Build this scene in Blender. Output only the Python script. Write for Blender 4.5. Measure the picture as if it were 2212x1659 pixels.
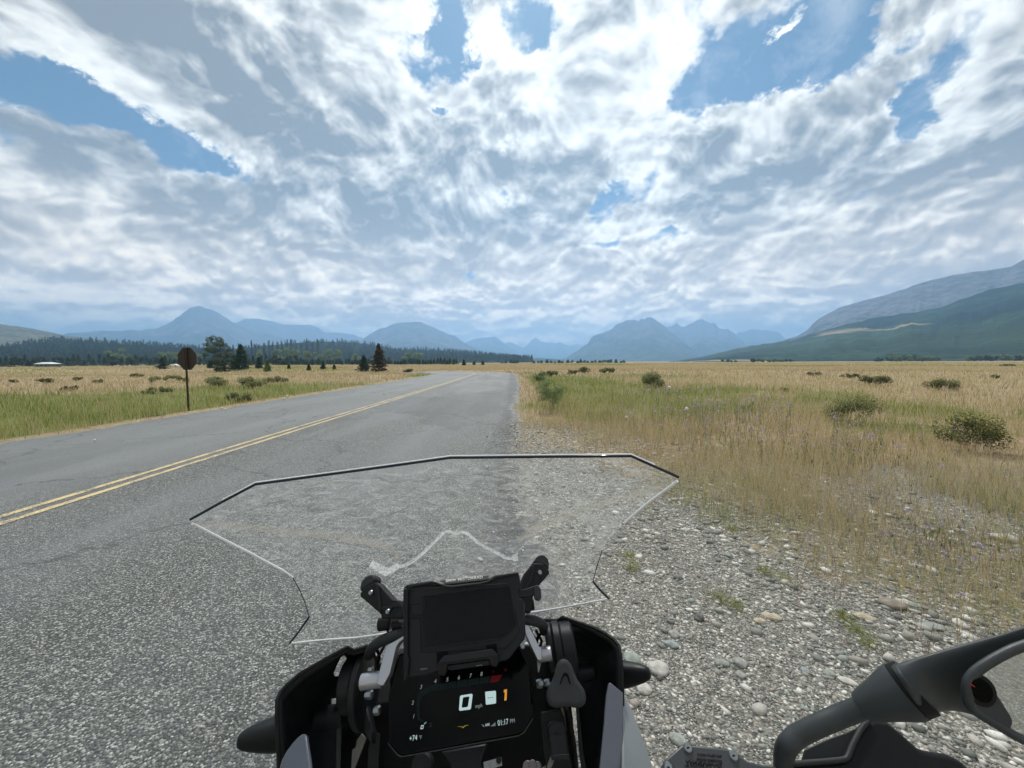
import bpy, bmesh, math, random
import numpy as np
from mathutils import Vector, Matrix, noise as mnoise

R = math.radians
sc = bpy.context.scene
C = sc.collection
for o in list(bpy.data.objects):
    bpy.data.objects.remove(o)

# ------------------------------------------------------------------ camera
W0, H0, FPX = 2212.0, 1659.0, 831.0          # measuring frame of the photograph
CAMH = 1.58
cam_d = bpy.data.cameras.new('camera'); cam = bpy.data.objects.new('camera', cam_d); C.objects.link(cam)
cam_d.sensor_fit = 'HORIZONTAL'; cam_d.sensor_width = 36.0; cam_d.lens = 36.0 * FPX / W0
cam_d.clip_start = 0.02; cam_d.clip_end = 90000
CM = Matrix.Translation((0, 0, CAMH)) @ Matrix.Rotation(R(90 - 3.27), 4, 'X') @ Matrix.Rotation(R(-0.26), 4, 'Z')
cam.matrix_world = CM
sc.camera = cam
CO = CM.to_translation(); CR = CM.to_3x3()

def ray(px, py):
    "direction through a measured point of the photograph, one metre of depth long"
    return CR @ Vector(((px - W0 / 2) / FPX, (H0 / 2 - py) / FPX, -1.0))
def P(px, py, d):
    return CO + ray(px, py) * d
def G(px, py, z=0.0):
    r = ray(px, py); t = (z - CO.z) / r.z
    return CO + r * t
def azel(px, py):
    r = ray(px, py).normalized()
    return math.atan2(r.x, r.y), math.asin(r.z)

# ------------------------------------------------------------------ colour management and render settings
sc.view_settings.view_transform = 'Standard'; sc.view_settings.look = 'None'
sc.view_settings.exposure = 0.0; sc.view_settings.gamma = 1.0
sc.render.engine = 'CYCLES'
cy = sc.cycles
cy.max_bounces = 6; cy.diffuse_bounces = 2; cy.glossy_bounces = 3; cy.transmission_bounces = 4
cy.volume_bounces = 2; cy.transparent_max_bounces = 16
cy.caustics_reflective = False; cy.caustics_refractive = False
cy.use_denoising = True
cy.use_adaptive_sampling = True; cy.adaptive_threshold = .025; cy.adaptive_min_samples = 20

SUN_EL, SUN_AZ = 54.0, 4.0       # degrees; azimuth measured from +Y towards +X

# ------------------------------------------------------------------ node helper
class T:
    def __init__(s, nt): s.nt = nt; s.N = nt.nodes; s.L = nt.links
    def n(s, typ, inp=None, **kw):
        nd = s.N.new(typ)
        for k, v in kw.items(): setattr(nd, k, v)
        for k, v in (inp or {}).items(): s.put(nd.inputs[k], v)
        return nd
    def put(s, sock, v):
        if isinstance(v, bpy.types.NodeSocket): s.L.new(v, sock)
        elif isinstance(v, bpy.types.Node): s.L.new(v.outputs[0], sock)
        else:
            if isinstance(v, (tuple, list)) and len(v) == 3 and sock.type == 'RGBA': v = (*v, 1)
            sock.default_value = v
    def m(s, op, a, b=0.0, c=0.0, clamp=False):
        nd = s.N.new('ShaderNodeMath'); nd.operation = op; nd.use_clamp = clamp
        for i, v in enumerate((a, b, c)): s.put(nd.inputs[i], v)
        return nd.outputs[0]
    def v(s, op, a, b=(0, 0, 0), sc_=None):
        nd = s.N.new('ShaderNodeVectorMath'); nd.operation = op
        s.put(nd.inputs[0], a)
        if sc_ is None: s.put(nd.inputs[1], b)
        else: s.put(nd.inputs['Scale'], sc_)
        return nd.outputs['Value'] if op in ('LENGTH', 'DISTANCE', 'DOT_PRODUCT') else nd.outputs[0]
    def noise(s, vec, scale, detail=4, rough=.55, dist=0, dim='3D', col=False):
        nd = s.n('ShaderNodeTexNoise', {'Scale': scale, 'Detail': detail, 'Roughness': rough, 'Distortion': dist}, noise_dimensions=dim)
        if vec is not None: s.put(nd.inputs['Vector'], vec)
        return nd.outputs['Color' if col else 'Fac']
    def vor(s, vec, scale, out='Distance', feature='F1', rnd=1.0):
        nd = s.n('ShaderNodeTexVoronoi', {'Scale': scale, 'Randomness': rnd}, feature=feature)
        if vec is not None: s.put(nd.inputs['Vector'], vec)
        return nd.outputs[out]
    def mr(s, v, a, b, c=0.0, d=1.0, smooth=False, clamp=True):
        nd = s.N.new('ShaderNodeMapRange'); nd.clamp = clamp
        if smooth: nd.interpolation_type = 'SMOOTHSTEP'
        for i, x in enumerate((v, a, b, c, d)): s.put(nd.inputs[i], x)
        return nd.outputs[0]
    def mix(s, f, a, b, mode='MIX'):
        nd = s.N.new('ShaderNodeMix'); nd.data_type = 'RGBA'; nd.blend_type = mode
        s.put(nd.inputs['Factor'], f); s.put(nd.inputs[6], a); s.put(nd.inputs[7], b)
        return nd.outputs[2]
    def ramp(s, f, stops, interp='LINEAR'):
        nd = s.N.new('ShaderNodeValToRGB'); cr = nd.color_ramp; cr.interpolation = interp
        while len(cr.elements) < len(stops): cr.elements.new(0.5)
        for e, (p, c) in zip(cr.elements, stops): e.position = p; e.color = (*c, 1)
        s.put(nd.inputs[0], f)
        return nd.outputs[0]
    def xyz(s, vec):
        nd = s.N.new('ShaderNodeSeparateXYZ'); s.put(nd.inputs[0], vec); return nd.outputs
    def comb(s, x, y, z=0.0):
        nd = s.N.new('ShaderNodeCombineXYZ')
        for i, q in enumerate((x, y, z)): s.put(nd.inputs[i], q)
        return nd.outputs[0]
# ------------------------------------------------------------------ world: blue sky and a broken cloud deck, by direction
world = bpy.data.worlds.new('World'); sc.world = world; world.use_nodes = True
wt = T(world.node_tree); wt.N.clear()
def build_world():
    t = wt
    tc = t.n('ShaderNodeTexCoord').outputs['Generated']
    X, Y, Z = t.xyz(tc)
    sky = t.n('ShaderNodeTexSky', sky_type='NISHITA', sun_disc=False, sun_elevation=R(SUN_EL), sun_rotation=R(SUN_AZ), air_density=1.0, dust_density=1.2, ozone_density=1.0, altitude=1300)
    # azimuth / elevation of the direction
    az = t.m('ARCTAN2', X, Y); el = t.m('ARCSINE', Z)
    zz = t.m('ADD', t.m('MAXIMUM', Z, 0.0), 0.55)
    p = t.v('SCALE', t.comb(X, Y), sc_=t.m('DIVIDE', 1.0, zz))
    warp = t.v('SUBTRACT', t.noise(p, 1.9, 3, .5, col=True), (.5, .5, .5))
    p1 = t.v('ADD', p, t.v('SCALE', warp, sc_=.28))
    # towards the sun in the cloud plane
    sp = 1 / (math.sin(R(SUN_EL)) + .55) * math.cos(R(SUN_EL))
    to = t.v('NORMALIZE', t.v('SUBTRACT', (sp * math.sin(R(SUN_AZ)), sp * math.cos(R(SUN_AZ)), 0), p))
    off = t.v('SCALE', to, sc_=.026)
    def field(q):
        a = t.noise(q, 3.6, 9, .58)
        vo = t.n('ShaderNodeTexVoronoi', {'Vector': q, 'Scale': 9.5, 'Detail': 3.0, 'Roughness': .55, 'Lacunarity': 2.1, 'Smoothness': .35}, feature='SMOOTH_F1', voronoi_dimensions='2D', normalize=True).outputs['Distance']
        return t.m('ADD', a, t.m('MULTIPLY', t.m('SUBTRACT', .42, vo), .80))
    d0 = field(p1); d1 = field(t.v('ADD', p1, off))
    # layout blobs in azimuth / elevation, edges broken by noise
    ae = t.comb(az, el)
    w2 = t.v('SUBTRACT', t.noise(p, 4.2, 7, .66, col=True), (.5, .5, .5))
    elw = t.mr(el, 0.0, .5, .05, .26)
    aew = t.v('ADD', ae, t.v('MULTIPLY', w2, t.comb(t.m('MULTIPLY', elw, 1.25), elw, 0)))
    def blobs(lst):
        acc = None
        for (x, y, rx, ry, rot, amp) in lst:
            a, e = azel(x, y)
            a1, _ = azel(x + rx, y); a0, _ = azel(x - rx, y)
            _, e1 = azel(x, y - ry); _, e0 = azel(x, y + ry)
            mp = t.n('ShaderNodeMapping', {'Vector': aew, 'Location': (a, e, 0), 'Rotation': (0, 0, R(rot)), 'Scale': ((a1 - a0) / 2, (e1 - e0) / 2, 1)}, vector_type='TEXTURE')
            sep = t.n('ShaderNodeSeparateXYZ', {0: mp.outputs[0]})
            l = t.v('LENGTH', t.comb(sep.outputs[0], sep.outputs[1]))
            g = t.mr(l, 2.3, .0, 0, amp, smooth=True)
            acc = g if acc is None else t.m('ADD', acc, g)
        return acc
    blue = blobs(BLUE); dark = blobs(DARK); white = blobs(WHITE)
    # density
    cov = t.mr(el, 0.02, .5, .22, .10)             # the deck closes towards the horizon
    D = t.m('ADD', t.m('SUBTRACT', d0, .40), cov)
    D = t.m('SUBTRACT', D, t.m('MULTIPLY', blue, .47))
    D = t.m('ADD', D, t.m('MULTIPLY', t.m('ADD', white, dark), .10))
    alpha = t.mr(D, -.10, .17, 0, 1, smooth=True)
    wisp = t.noise(t.v('MULTIPLY', p1, (1.0, .6, 1)), 5.0, 7, .68)
    alpha = t.m('MAXIMUM', alpha, t.mr(wisp, .50, .78, 0, .55))
    # brightness: thin and sunward edges bright, thick bodies grey
    lit = t.m('SUBTRACT', d0, d1)
    n3 = t.noise(t.v('ADD', p1, (7.3, 2.1, 0)), 7.0, 7, .60)
    n4 = t.noise(t.v('ADD', p, (1.3, 9.1, 0)), 1.5, 3, .5)
    thick = t.mr(D, .02, .45, 0, 1, smooth=True)
    hi = t.mr(el, .06, .40, .75, 1.0)
    # rounded lumps of two sizes
    vb = t.n('ShaderNodeTexVoronoi', {'Vector': t.v('ADD', p1, t.v('SCALE', w2, sc_=.13)), 'Scale': 6.5, 'Detail': 2.0, 'Roughness': .6, 'Lacunarity': 2.3, 'Smoothness': .5}, feature='SMOOTH_F1', voronoi_dimensions='2D', normalize=True).outputs['Distance']
    lump = t.m('SUBTRACT', .36, vb)
    b = t.m('SUBTRACT', .87, t.m('MULTIPLY', thick, .46))
    b = t.m('ADD', b, t.m('MULTIPLY', t.m('MULTIPLY', lit, 3.1), hi))
    b = t.m('SUBTRACT', b, t.m('MULTIPLY', lump, t.m('MULTIPLY', hi, 1.5)))
    b = t.m('ADD', b, t.m('MULTIPLY', t.m('SUBTRACT', n3, .5), t.m('MULTIPLY', hi, 1.3)))
    b = t.m('ADD', b, t.m('MULTIPLY', t.m('SUBTRACT', n4, .5), .6))
    b = t.m('ADD', b, t.m('MULTIPLY', white, .26))
    b = t.m('SUBTRACT', b, t.m('MULTIPLY', dark, .36))
    sd_ = (math.cos(R(SUN_EL)) * math.sin(R(SUN_AZ)), math.cos(R(SUN_EL)) * math.cos(R(SUN_AZ)), math.sin(R(SUN_EL)))
    glow_ = t.mr(t.v('DOT_PRODUCT', tc, sd_), .72, 1.0, 0, 1, smooth=True)
    b = t.m('ADD', b, t.m('MULTIPLY', glow_, .14))
    # far cloud banks near the horizon: heaped cumulus with bright rims and flat grey bodies
    def lowf(de):
        q = t.comb(az, t.m('MULTIPLY', t.m('ADD', el, de), 1.9), 3.3)
        q = t.v('ADD', q, t.v('SCALE', t.v('SUBTRACT', t.noise(q, 9, 3, .5, col=True), (.5, .5, .5)), sc_=.03))
        v_ = t.n('ShaderNodeTexVoronoi', {'Vector': q, 'Scale': 11.0, 'Detail': 3.0, 'Roughness': .5, 'Smoothness': .4}, feature='SMOOTH_F1', voronoi_dimensions='2D', normalize=True).outputs['Distance']
        return t.m('SUBTRACT', t.noise(q, 5.0, 8, .55), t.m('MULTIPLY', v_, .45))
    low = lowf(0.0); emb = t.m('MULTIPLY', t.m('SUBTRACT', low, lowf(.011)), 6.5)
    emb = t.m('MINIMUM', t.m('MAXIMUM', emb, -.40), .60)
    lf = t.mr(el, .24, .09, 0, 1, smooth=True)
    b = t.m('ADD', b, t.m('MULTIPLY', t.m('ADD', emb, t.m('MULTIPLY', t.m('SUBTRACT', low, .32), .8)), lf))
    b = t.m('MAXIMUM', b, .0)
    ccol = t.ramp(b, [(0.0, (.25, .24, .22)), (.28, (.47, .45, .405)), (.50, (.72, .69, .62)), (.72, (1.0, .97, .88)), (1.0, (1.26, 1.22, 1.10))])
    # seen through more and more smoke towards the horizon the far cloud banks must be strong to show at all
    hz = t.mr(el, .38, .03, 0, 1, smooth=True)
    far = t.v('MAXIMUM', t.v('MULTIPLY', t.v('ADD', t.v('SCALE', t.v('SUBTRACT', ccol, (.62, .62, .62)), sc_=1.15), (1.20, 1.12, 1.02)), (1.36, 1.17, .95)), (.12, .13, .16))
    ccol = t.mix(hz, ccol, far)
    skyc = t.v('MULTIPLY', t.v('SCALE', sky.outputs[0], sc_=SKY_STR), (.74, 1.02, 1.08))
    col = t.mix(alpha, skyc, ccol)
    # below the horizon: plain dim ground light
    col = t.mix(t.mr(Z, -.02, -.06), col, (.16, .15, .13))
    bg = t.n('ShaderNodeBackground', {'Color': col, 'Strength': 1.0})
    out = t.n('ShaderNodeOutputWorld', {'Surface': bg.outputs[0]})
SKY_STR = .066
BLUE = [(40, 175, 120, 60, -18, 1), (190, 235, 130, 58, -24, 1), (330, 290, 120, 46, -22, 1), (455, 335, 75, 24, -14, .9), (130, 130, 60, 30, -30, .6),
        (975, 60, 24, 62, -10, 1.25), (905, 95, 36, 38, 0, .9), (1110, 65, 28, 42, 10, .8), (1185, 45, 36, 36, 0, .95), (930, 210, 20, 12, 0, 1.0), (1085, 320, 18, 14, 0, .8),
        (1690, 70, 130, 80, 10, 1.1), (1610, 150, 90, 50, 0, 1), (1740, 160, 80, 40, 10, 1), (1800, 30, 60, 60, 0, .9), (1530, 60, 50, 60, 0, 1.0),
        (1930, 110, 50, 22, 10, .8), (2070, 120, 70, 60, 30, .8), (1962, 245, 30, 36, 0, .9), (1400, 375, 60, 22, 30, .8), (1320, 425, 40, 16, 30, .7),
        (1300, 522, 60, 9, 4, .8), (1450, 512, 40, 14, 0, .9), (1025, 598, 18, 9, 0, .7), (1075, 455, 16, 10, 0, .7), (2, 300, 30, 30, 0, .4)]
DARK = [(110, 300, 120, 70, 0, .7), (480, 130, 200, 60, -25, .8), (300, 30, 200, 40, 0, .6), (1150, 410, 130, 40, -12, 1.1), (1230, 210, 100, 60, 0, .6), (420, 430, 90, 50, 0, .8),
        (700, 330, 160, 60, -30, .5), (690, 75, 40, 24, 0, .7), (1500, 330, 60, 50, 0, .8), (1750, 300, 150, 60, 20, .5), (900, 500, 220, 40, 0, .5), (1700, 400, 250, 60, 20, .45), (2000, 450, 250, 60, 15, .4), (760, 560, 260, 24, 0, .5)]
WHITE = [(1050, 200, 120, 90, 0, .7), (1290, 90, 150, 80, 0, .9), (850, 80, 120, 80, 0, .4), (1500, 210, 120, 50, 20, .5), (1750, 230, 220, 40, 14, .6), (1680, 58, 44, 22, 25, 7), (1200, 320, 140, 60, 0, .5),
         (640, 240, 140, 24, -32, .7), (230, 310, 120, 18, -20, .5), (420, 590, 40, 24, 0, .9), (300, 620, 60, 20, 20, .8), (100, 640, 100, 14, 10, .7), (550, 640, 40, 14, 0, .6), (1230, 610, 30, 12, 0, .7)]
build_world()
world.cycles.sampling_method = 'MANUAL'; world.cycles.sample_map_resolution = 512
sun_d = bpy.data.lights.new('sun', 'SUN'); sun_d.energy = 3.5; sun_d.angle = R(2.0); sun_d.color = (1.0, .965, .90)
sun = bpy.data.objects.new('sun', sun_d); C.objects.link(sun)
sun.rotation_euler = (R(90 - SUN_EL), 0, R(180 - SUN_AZ))
# ------------------------------------------------------------------ object helpers
def tag(o, label=None, cat=None, group=None, kind=None):
    for k, v in (('label', label), ('category', cat), ('group', group), ('kind', kind)):
        if v: o[k] = v
    return o
def empty(name, loc=(0, 0, 0), **kw):
    o = bpy.data.objects.new(name, None); C.objects.link(o); o.location = loc; o.empty_display_size = .1
    return tag(o, **kw)
def link(name, me, mats=None, parent=None, smooth=False, **kw):
    o = bpy.data.objects.new(name, me); C.objects.link(o)
    for m_ in (mats if isinstance(mats, (list, tuple)) else [mats] if mats else []): me.materials.append(m_)
    if parent is not None:
        o.parent = parent; o.matrix_parent_inverse = parent_world(parent).inverted()
    if smooth: me.polygons.foreach_set('use_smooth', [True] * len(me.polygons))
    return tag(o, **kw)
def parent_world(o):
    m_ = o.matrix_basis.copy()
    while o.parent is not None:
        m_ = o.parent.matrix_basis @ o.matrix_parent_inverse.copy() @ m_ if False else (o.parent.matrix_basis @ o.matrix_parent_inverse) @ m_
        o = o.parent
    return m_
def raw_mesh(name, V, F, cols=None, matidx=None, attr=None):
    "V (n,3), F (m,k) with one k; fast"
    V = np.asarray(V, np.float32); F = np.asarray(F, np.int32)
    me = bpy.data.meshes.new(name); k = F.shape[1]
    me.vertices.add(len(V)); me.vertices.foreach_set('co', V.ravel())
    me.loops.add(F.size); me.loops.foreach_set('vertex_index', F.ravel())
    me.polygons.add(len(F)); me.polygons.foreach_set('loop_start', np.arange(0, F.size, k, dtype=np.int32))
    me.polygons.foreach_set('loop_total', np.full(len(F), k, np.int32)) if bpy.app.version < (4, 0) else None
    if matidx is not None: me.polygons.foreach_set('material_index', np.asarray(matidx, np.int32))
    if attr:
        for an, av in attr.items():
            a = me.attributes.new(an, 'FLOAT', 'POINT'); a.data.foreach_set('value', np.asarray(av, np.float32))
    me.update(calc_edges=True)
    return me
def grid_mesh(name, XX, YY, ZZ, attr=None):
    n, m_ = XX.shape
    V = np.stack([XX, YY, ZZ], -1).reshape(-1, 3)
    i = np.arange(n * m_).reshape(n, m_)
    F = np.stack([i[:-1, :-1], i[:-1, 1:], i[1:, 1:], i[1:, :-1]], -1).reshape(-1, 4)
    if attr: attr = {k: v.ravel() for k, v in attr.items()}
    return raw_mesh(name, V, F, attr=attr)

# numpy value noise (periodic lattice hash)
def _hash(i, j, s):
    h = (i.astype(np.int64) * 374761393 + j.astype(np.int64) * 668265263 + s * 974634777) & 0xffffffff
    h = ((h ^ (h >> 13)) * 1274126177) & 0xffffffff
    return ((h ^ (h >> 16)) & 0xffffff) / float(0xffffff)
def vnoise(x, y, s=0):
    x = np.asarray(x, float); y = np.asarray(y, float)
    i = np.floor(x); j = np.floor(y); fx = x - i; fy = y - j
    fx = fx * fx * (3 - 2 * fx); fy = fy * fy * (3 - 2 * fy)
    a = _hash(i, j, s); b = _hash(i + 1, j, s); c = _hash(i, j + 1, s); d = _hash(i + 1, j + 1, s)
    return (a * (1 - fx) + b * fx) * (1 - fy) + (c * (1 - fx) + d * fx) * fy
def fbm(x, y, s=0, o=4, g=.5):
    r = 0; a = 1; t = 0
    for k in range(o):
        r = r + a * vnoise(x * 2 ** k + 17.3 * k, y * 2 ** k - 9.1 * k, s + k); t += a; a *= g
    return r / t
def sstep(a, b, x):
    t = np.clip((x - a) / (b - a), 0, 1); return t * t * (3 - 2 * t)

# ------------------------------------------------------------------ materials
def mat(name):
    m_ = bpy.data.materials.new(name); m_.use_nodes = True
    t = T(m_.node_tree); b = t.N['Principled BSDF']
    return m_, t, b
def simple(name, col, rough=.5, metal=0, spec=.5, bump=0, bscale=300, var=0, coat=0):
    m_, t, b = mat(name)
    t.put(b.inputs['Roughness'], rough); t.put(b.inputs['Metallic'], metal); t.put(b.inputs['Specular IOR Level'], spec)
    if coat: t.put(b.inputs['Coat Weight'], coat)
    co = t.n('ShaderNodeTexCoord').outputs['Object']
    if var:
        nz = t.noise(co, 40, 5, .6)
        t.put(b.inputs['Base Color'], t.mix(t.m('MULTIPLY', nz, var), col, tuple(min(1, c * 1.9 + .02) for c in col)))
        t.put(b.inputs['Roughness'], t.mr(nz, .3, .7, max(0, rough - .1), min(1, rough + .12)))
    else: t.put(b.inputs['Base Color'], col)
    if bump:
        bp = t.n('ShaderNodeBump', {'Height': t.noise(co, bscale, 2, .5), 'Strength': bump, 'Distance': .001})
        t.put(b.inputs['Normal'], bp)
    return m_

# ------------------------------------------------------------------ the lie of the land
ROADW = 10.3
ROAD_R = 16.5
def road_center(n=400):
    "centre line: straight along +Y, then a bend to the left and away"
    cx = -5.05; pts = []
    y = -12.0
    while y < 49: pts.append((cx + .2 * sstep(5, 30, y), y)); y += .5 if y < 12 else 1.0
    cx += .2; y0 = 49.0
    for k in range(1, 41):
        a = R(93) * k / 40; pts.append((cx - ROAD_R * (1 - math.cos(a)), y0 + ROAD_R * math.sin(a)))
    dx, dy = -math.sin(R(93)), math.cos(R(93)); x, y = pts[-1]
    for k in range(1, 40): pts.append((x + dx * k * 2.5, y + dy * k * 2.5))
    return pts
RC = road_center()
RCn = np.array(RC)
def road_dist(x, y):
    "signed-less distance to the centre line"
    x = np.asarray(x, float); y = np.asarray(y, float)
    d = np.full(x.shape, 1e9)
    for k in range(0, len(RCn) - 1):
        ax, ay = RCn[k]; bx, by = RCn[k + 1]; vx, vy = bx - ax, by - ay
        t = np.clip(((x - ax) * vx + (y - ay) * vy) / (vx * vx + vy * vy), 0, 1)
        d = np.minimum(d, np.hypot(x - ax - t * vx, y - ay - t * vy))
    return d
def shoulder_w(y):
    "how far the bare gravel apron on the right reaches from the asphalt edge (x = 0.1)"
    return np.interp(y, [-3, 1.5, 2.1, 2.75, 3.3, 4.1, 6, 8, 11, 15, 27, 45, 60], [3.4, 3.1, 2.7, 2.2, 1.9, 1.7, 1.2, .8, .55, .42, .35, .3, .3])
def drop(x, y): return -1.3 * float(sstep(-15, -27, np.array(x)) * sstep(56, 63, np.array(y)) * (1 - sstep(80, 140, np.array(y))))
def ground_z(x, y):
    x = np.asarray(x, float); y = np.asarray(y, float)
    r = np.hypot(x, y)
    rd = road_dist(x, y) - ROADW / 2
    off = sstep(.3, 5, rd)
    z = -.035 * np.ones_like(r) - .07 * sstep(0, 2.5, rd) * (1 - sstep(3, 9, rd))
    z = z + off * (.16 * (fbm(x / 9, y / 9, 3, 3) - .5) + .05 * (fbm(x / 1.7, y / 1.7, 5, 2) - .5)) * (1 - .8 * sstep(200, 900, r))
    # the plain drops a little beyond the bend, hiding the road as it leaves
    z = z - 1.3 * sstep(-15, -27, x) * sstep(56, 63, y) * (1 - sstep(80, 140, y))
    return z

# ------------------------------------------------------------------ ground material: gravel apron, dry and green grassland
def ground_material():
    m_, t, b = mat('ground_earth')
    co = t.n('ShaderNodeTexCoord').outputs['Object']
    geo = t.n('ShaderNodeAttribute', attribute_name='gravel').outputs['Fac']
    grn = t.n('ShaderNodeAttribute', attribute_name='green').outputs['Fac']
    # gravel: two sizes of pebble
    wv = t.v('ADD', co, t.v('SCALE', t.noise(co, 30, 2, .5, col=True), sc_=.012))
    vs, cols, hs = [], [], []
    for sc_, in ((62.0,), (125.0,)):
        vn = t.n('ShaderNodeTexVoronoi', {'Vector': wv, 'Scale': sc_}, feature='F1', voronoi_dimensions='2D')
        hs.append(vn.outputs['Distance']); cols.append(vn.outputs['Color'])
    c1 = t.xyz(cols[0]); c2 = t.xyz(cols[1])
    pal = [(0, (.085, .088, .08)), (.15, (.17, .175, .16)), (.35, (.28, .275, .25)), (.55, (.25, .27, .24)), (.68, (.36, .31, .26)), (.80, (.48, .46, .41)), (.93, (.70, .68, .62)), (1, (.80, .78, .73))]
    g1 = t.ramp(c1[0], pal); g2 = t.ramp(c2[0], pal)
    sel = t.mr(t.noise(co, 14, 3, .6), .45, .55)
    gcol = t.mix(sel, g1, g2)
    gh = t.n('ShaderNodeMix', {0: sel, 2: hs[0], 3: hs[1]}).outputs[0]
    dirt = t.mr(gh, .35, .62)
    gcol = t.mix(t.m('MULTIPLY', dirt, .8), gcol, (.13, .12, .10))
    gcol = t.mix(t.mr(t.noise(co, .9, 4, .6), .5, .75, 0, .35), gcol, (.28, .25, .20))
    # thatch / soil under the grass
    n1 = t.noise(co, .35, 5, .6); n2 = t.noise(co, 6.0, 6, .65); n3 = t.noise(co, 40, 4, .7)
    st = t.noise(t.v('MULTIPLY', co, (1.0, 1.0, 1.0)), .09, 4, .6)
    dry = t.ramp(n2, [(.25, (.23, .17, .095)), (.5, (.40, .305, .175)), (.75, (.57, .48, .32))])
    dry = t.mix(t.mr(st, .52, .68, 0, .45), dry, (.38, .27, .20))
    green = t.ramp(n2, [(.25, (.09, .115, .03)), (.5, (.17, .20, .045)), (.75, (.27, .28, .08))])
    gr = t.m('ADD', grn, t.m('MULTIPLY', t.m('SUBTRACT', n1, .5), .9))
    col = t.mix(t.mr(gr, .35, .65), dry, green)
    col = t.mix(t.mr(n3, .35, .7, 0, .35), col, (.11, .08, .045))
    gv = t.m('ADD', geo, t.m('MULTIPLY', t.m('SUBTRACT', t.noise(co, 3.5, 5, .65), .5), 1.0))
    gvm = t.mr(gv, .40, .60)
    t.put(b.inputs['Base Color'], t.mix(gvm, col, gcol))
    t.put(b.inputs['Roughness'], .92); t.put(b.inputs['Specular IOR Level'], .25)
    h = t.m('MULTIPLY', t.m('SUBTRACT', .6, gh), t.m('MULTIPLY', gvm, .014))
    h = t.m('ADD', h, t.m('MULTIPLY', t.m('MULTIPLY', n3, .03), t.m('SUBTRACT', 1, gvm)))
    t.put(b.inputs['Normal'], t.n('ShaderNodeBump', {'Height': h, 'Strength': .9, 'Distance': 1.0}))
    return m_

def green_mask(x, y):
    "where the verge grows green rather than straw coloured"
    x = np.asarray(x, float); y = np.asarray(y, float)
    w = fbm(x / 6, y / 6, 21, 3) - .5
    lushr = .75 * sstep(.56, .68, fbm(x / 2.2, y / 2.2, 35, 3)) * (x > 1.5) * (y < 14)
    left = sstep(-10.6, -11.6, x) * sstep(-26 + 6 * w, -19, x) * (1 - sstep(22, 40, y + 18 * w))
    left = np.maximum(left, .95 * sstep(-12, -13, x) * (1 - sstep(15, 26, y + 14 * w)))
    right = sstep(1.2, 3.0, x) * sstep(9.5, 13, y + 6 * w) * (1 - sstep(20, 30, y + .22 * x + 16 * w)) * (1 - .75 * sstep(9, 20, x)) * (.35 + .65 * sstep(.40, .58, fbm(x / 3.0, y / 3.0, 41, 3)))
    strip = sstep(1.0, 2.0, x) * (1 - sstep(6, 12, x)) * sstep(12, 18, y) * (1 - sstep(36, 50, y + 12 * w))
    tip = np.exp(-(((x + 11.0) / 2.5) ** 2 + ((y - 50) / 7.0) ** 2))
    patch = .55 * sstep(.62, .72, fbm(x / 14, y / 14, 33, 3)) * (y < 60)
    return np.clip(np.maximum.reduce([left, right, strip, tip, patch, lushr]), 0, 1)
def gravel_mask(x, y):
    x = np.asarray(x, float); y = np.asarray(y, float)
    w = shoulder_w(y)
    e = x - .1
    g = 1 - sstep(w - .35, w + .9, e)
    g = np.maximum(g, .62 * sstep(-.5, 0, e) * (1 - sstep(5.5, 9.0, y)) * (1 - sstep(7, 11, x)))
    g = g * (1 - .55 * sstep(4.8, 8, y))
    g = np.where(x < -6, (1 - sstep(-.1, .25, road_dist(x, y) - ROADW / 2)) * .6, g)
    far = 1 - sstep(.2, .9, road_dist(x, y) - ROADW / 2)
    return np.where(y > 38, far * .8, g)

# one sheet, finer near the viewer, out to the horizon
rr = np.concatenate([np.linspace(.0, 4, 90), np.geomspace(4.05, 19000, 320)])
aa = np.concatenate([np.linspace(-62, 62, 420), np.linspace(63.5, 296.5, 90)])
AA, RR = np.meshgrid(np.radians(aa), rr)
GX, GY = RR * np.sin(AA), RR * np.cos(AA)
GZ = ground_z(GX, GY)
gme = grid_mesh('ground', GX, GY, GZ, {'gravel': gravel_mask(GX, GY), 'green': green_mask(GX, GY)})
# close the seam of the disc
GROUND_MAT = ground_material()
ground = link('ground', gme, GROUND_MAT, smooth=True, kind='structure')

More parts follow.
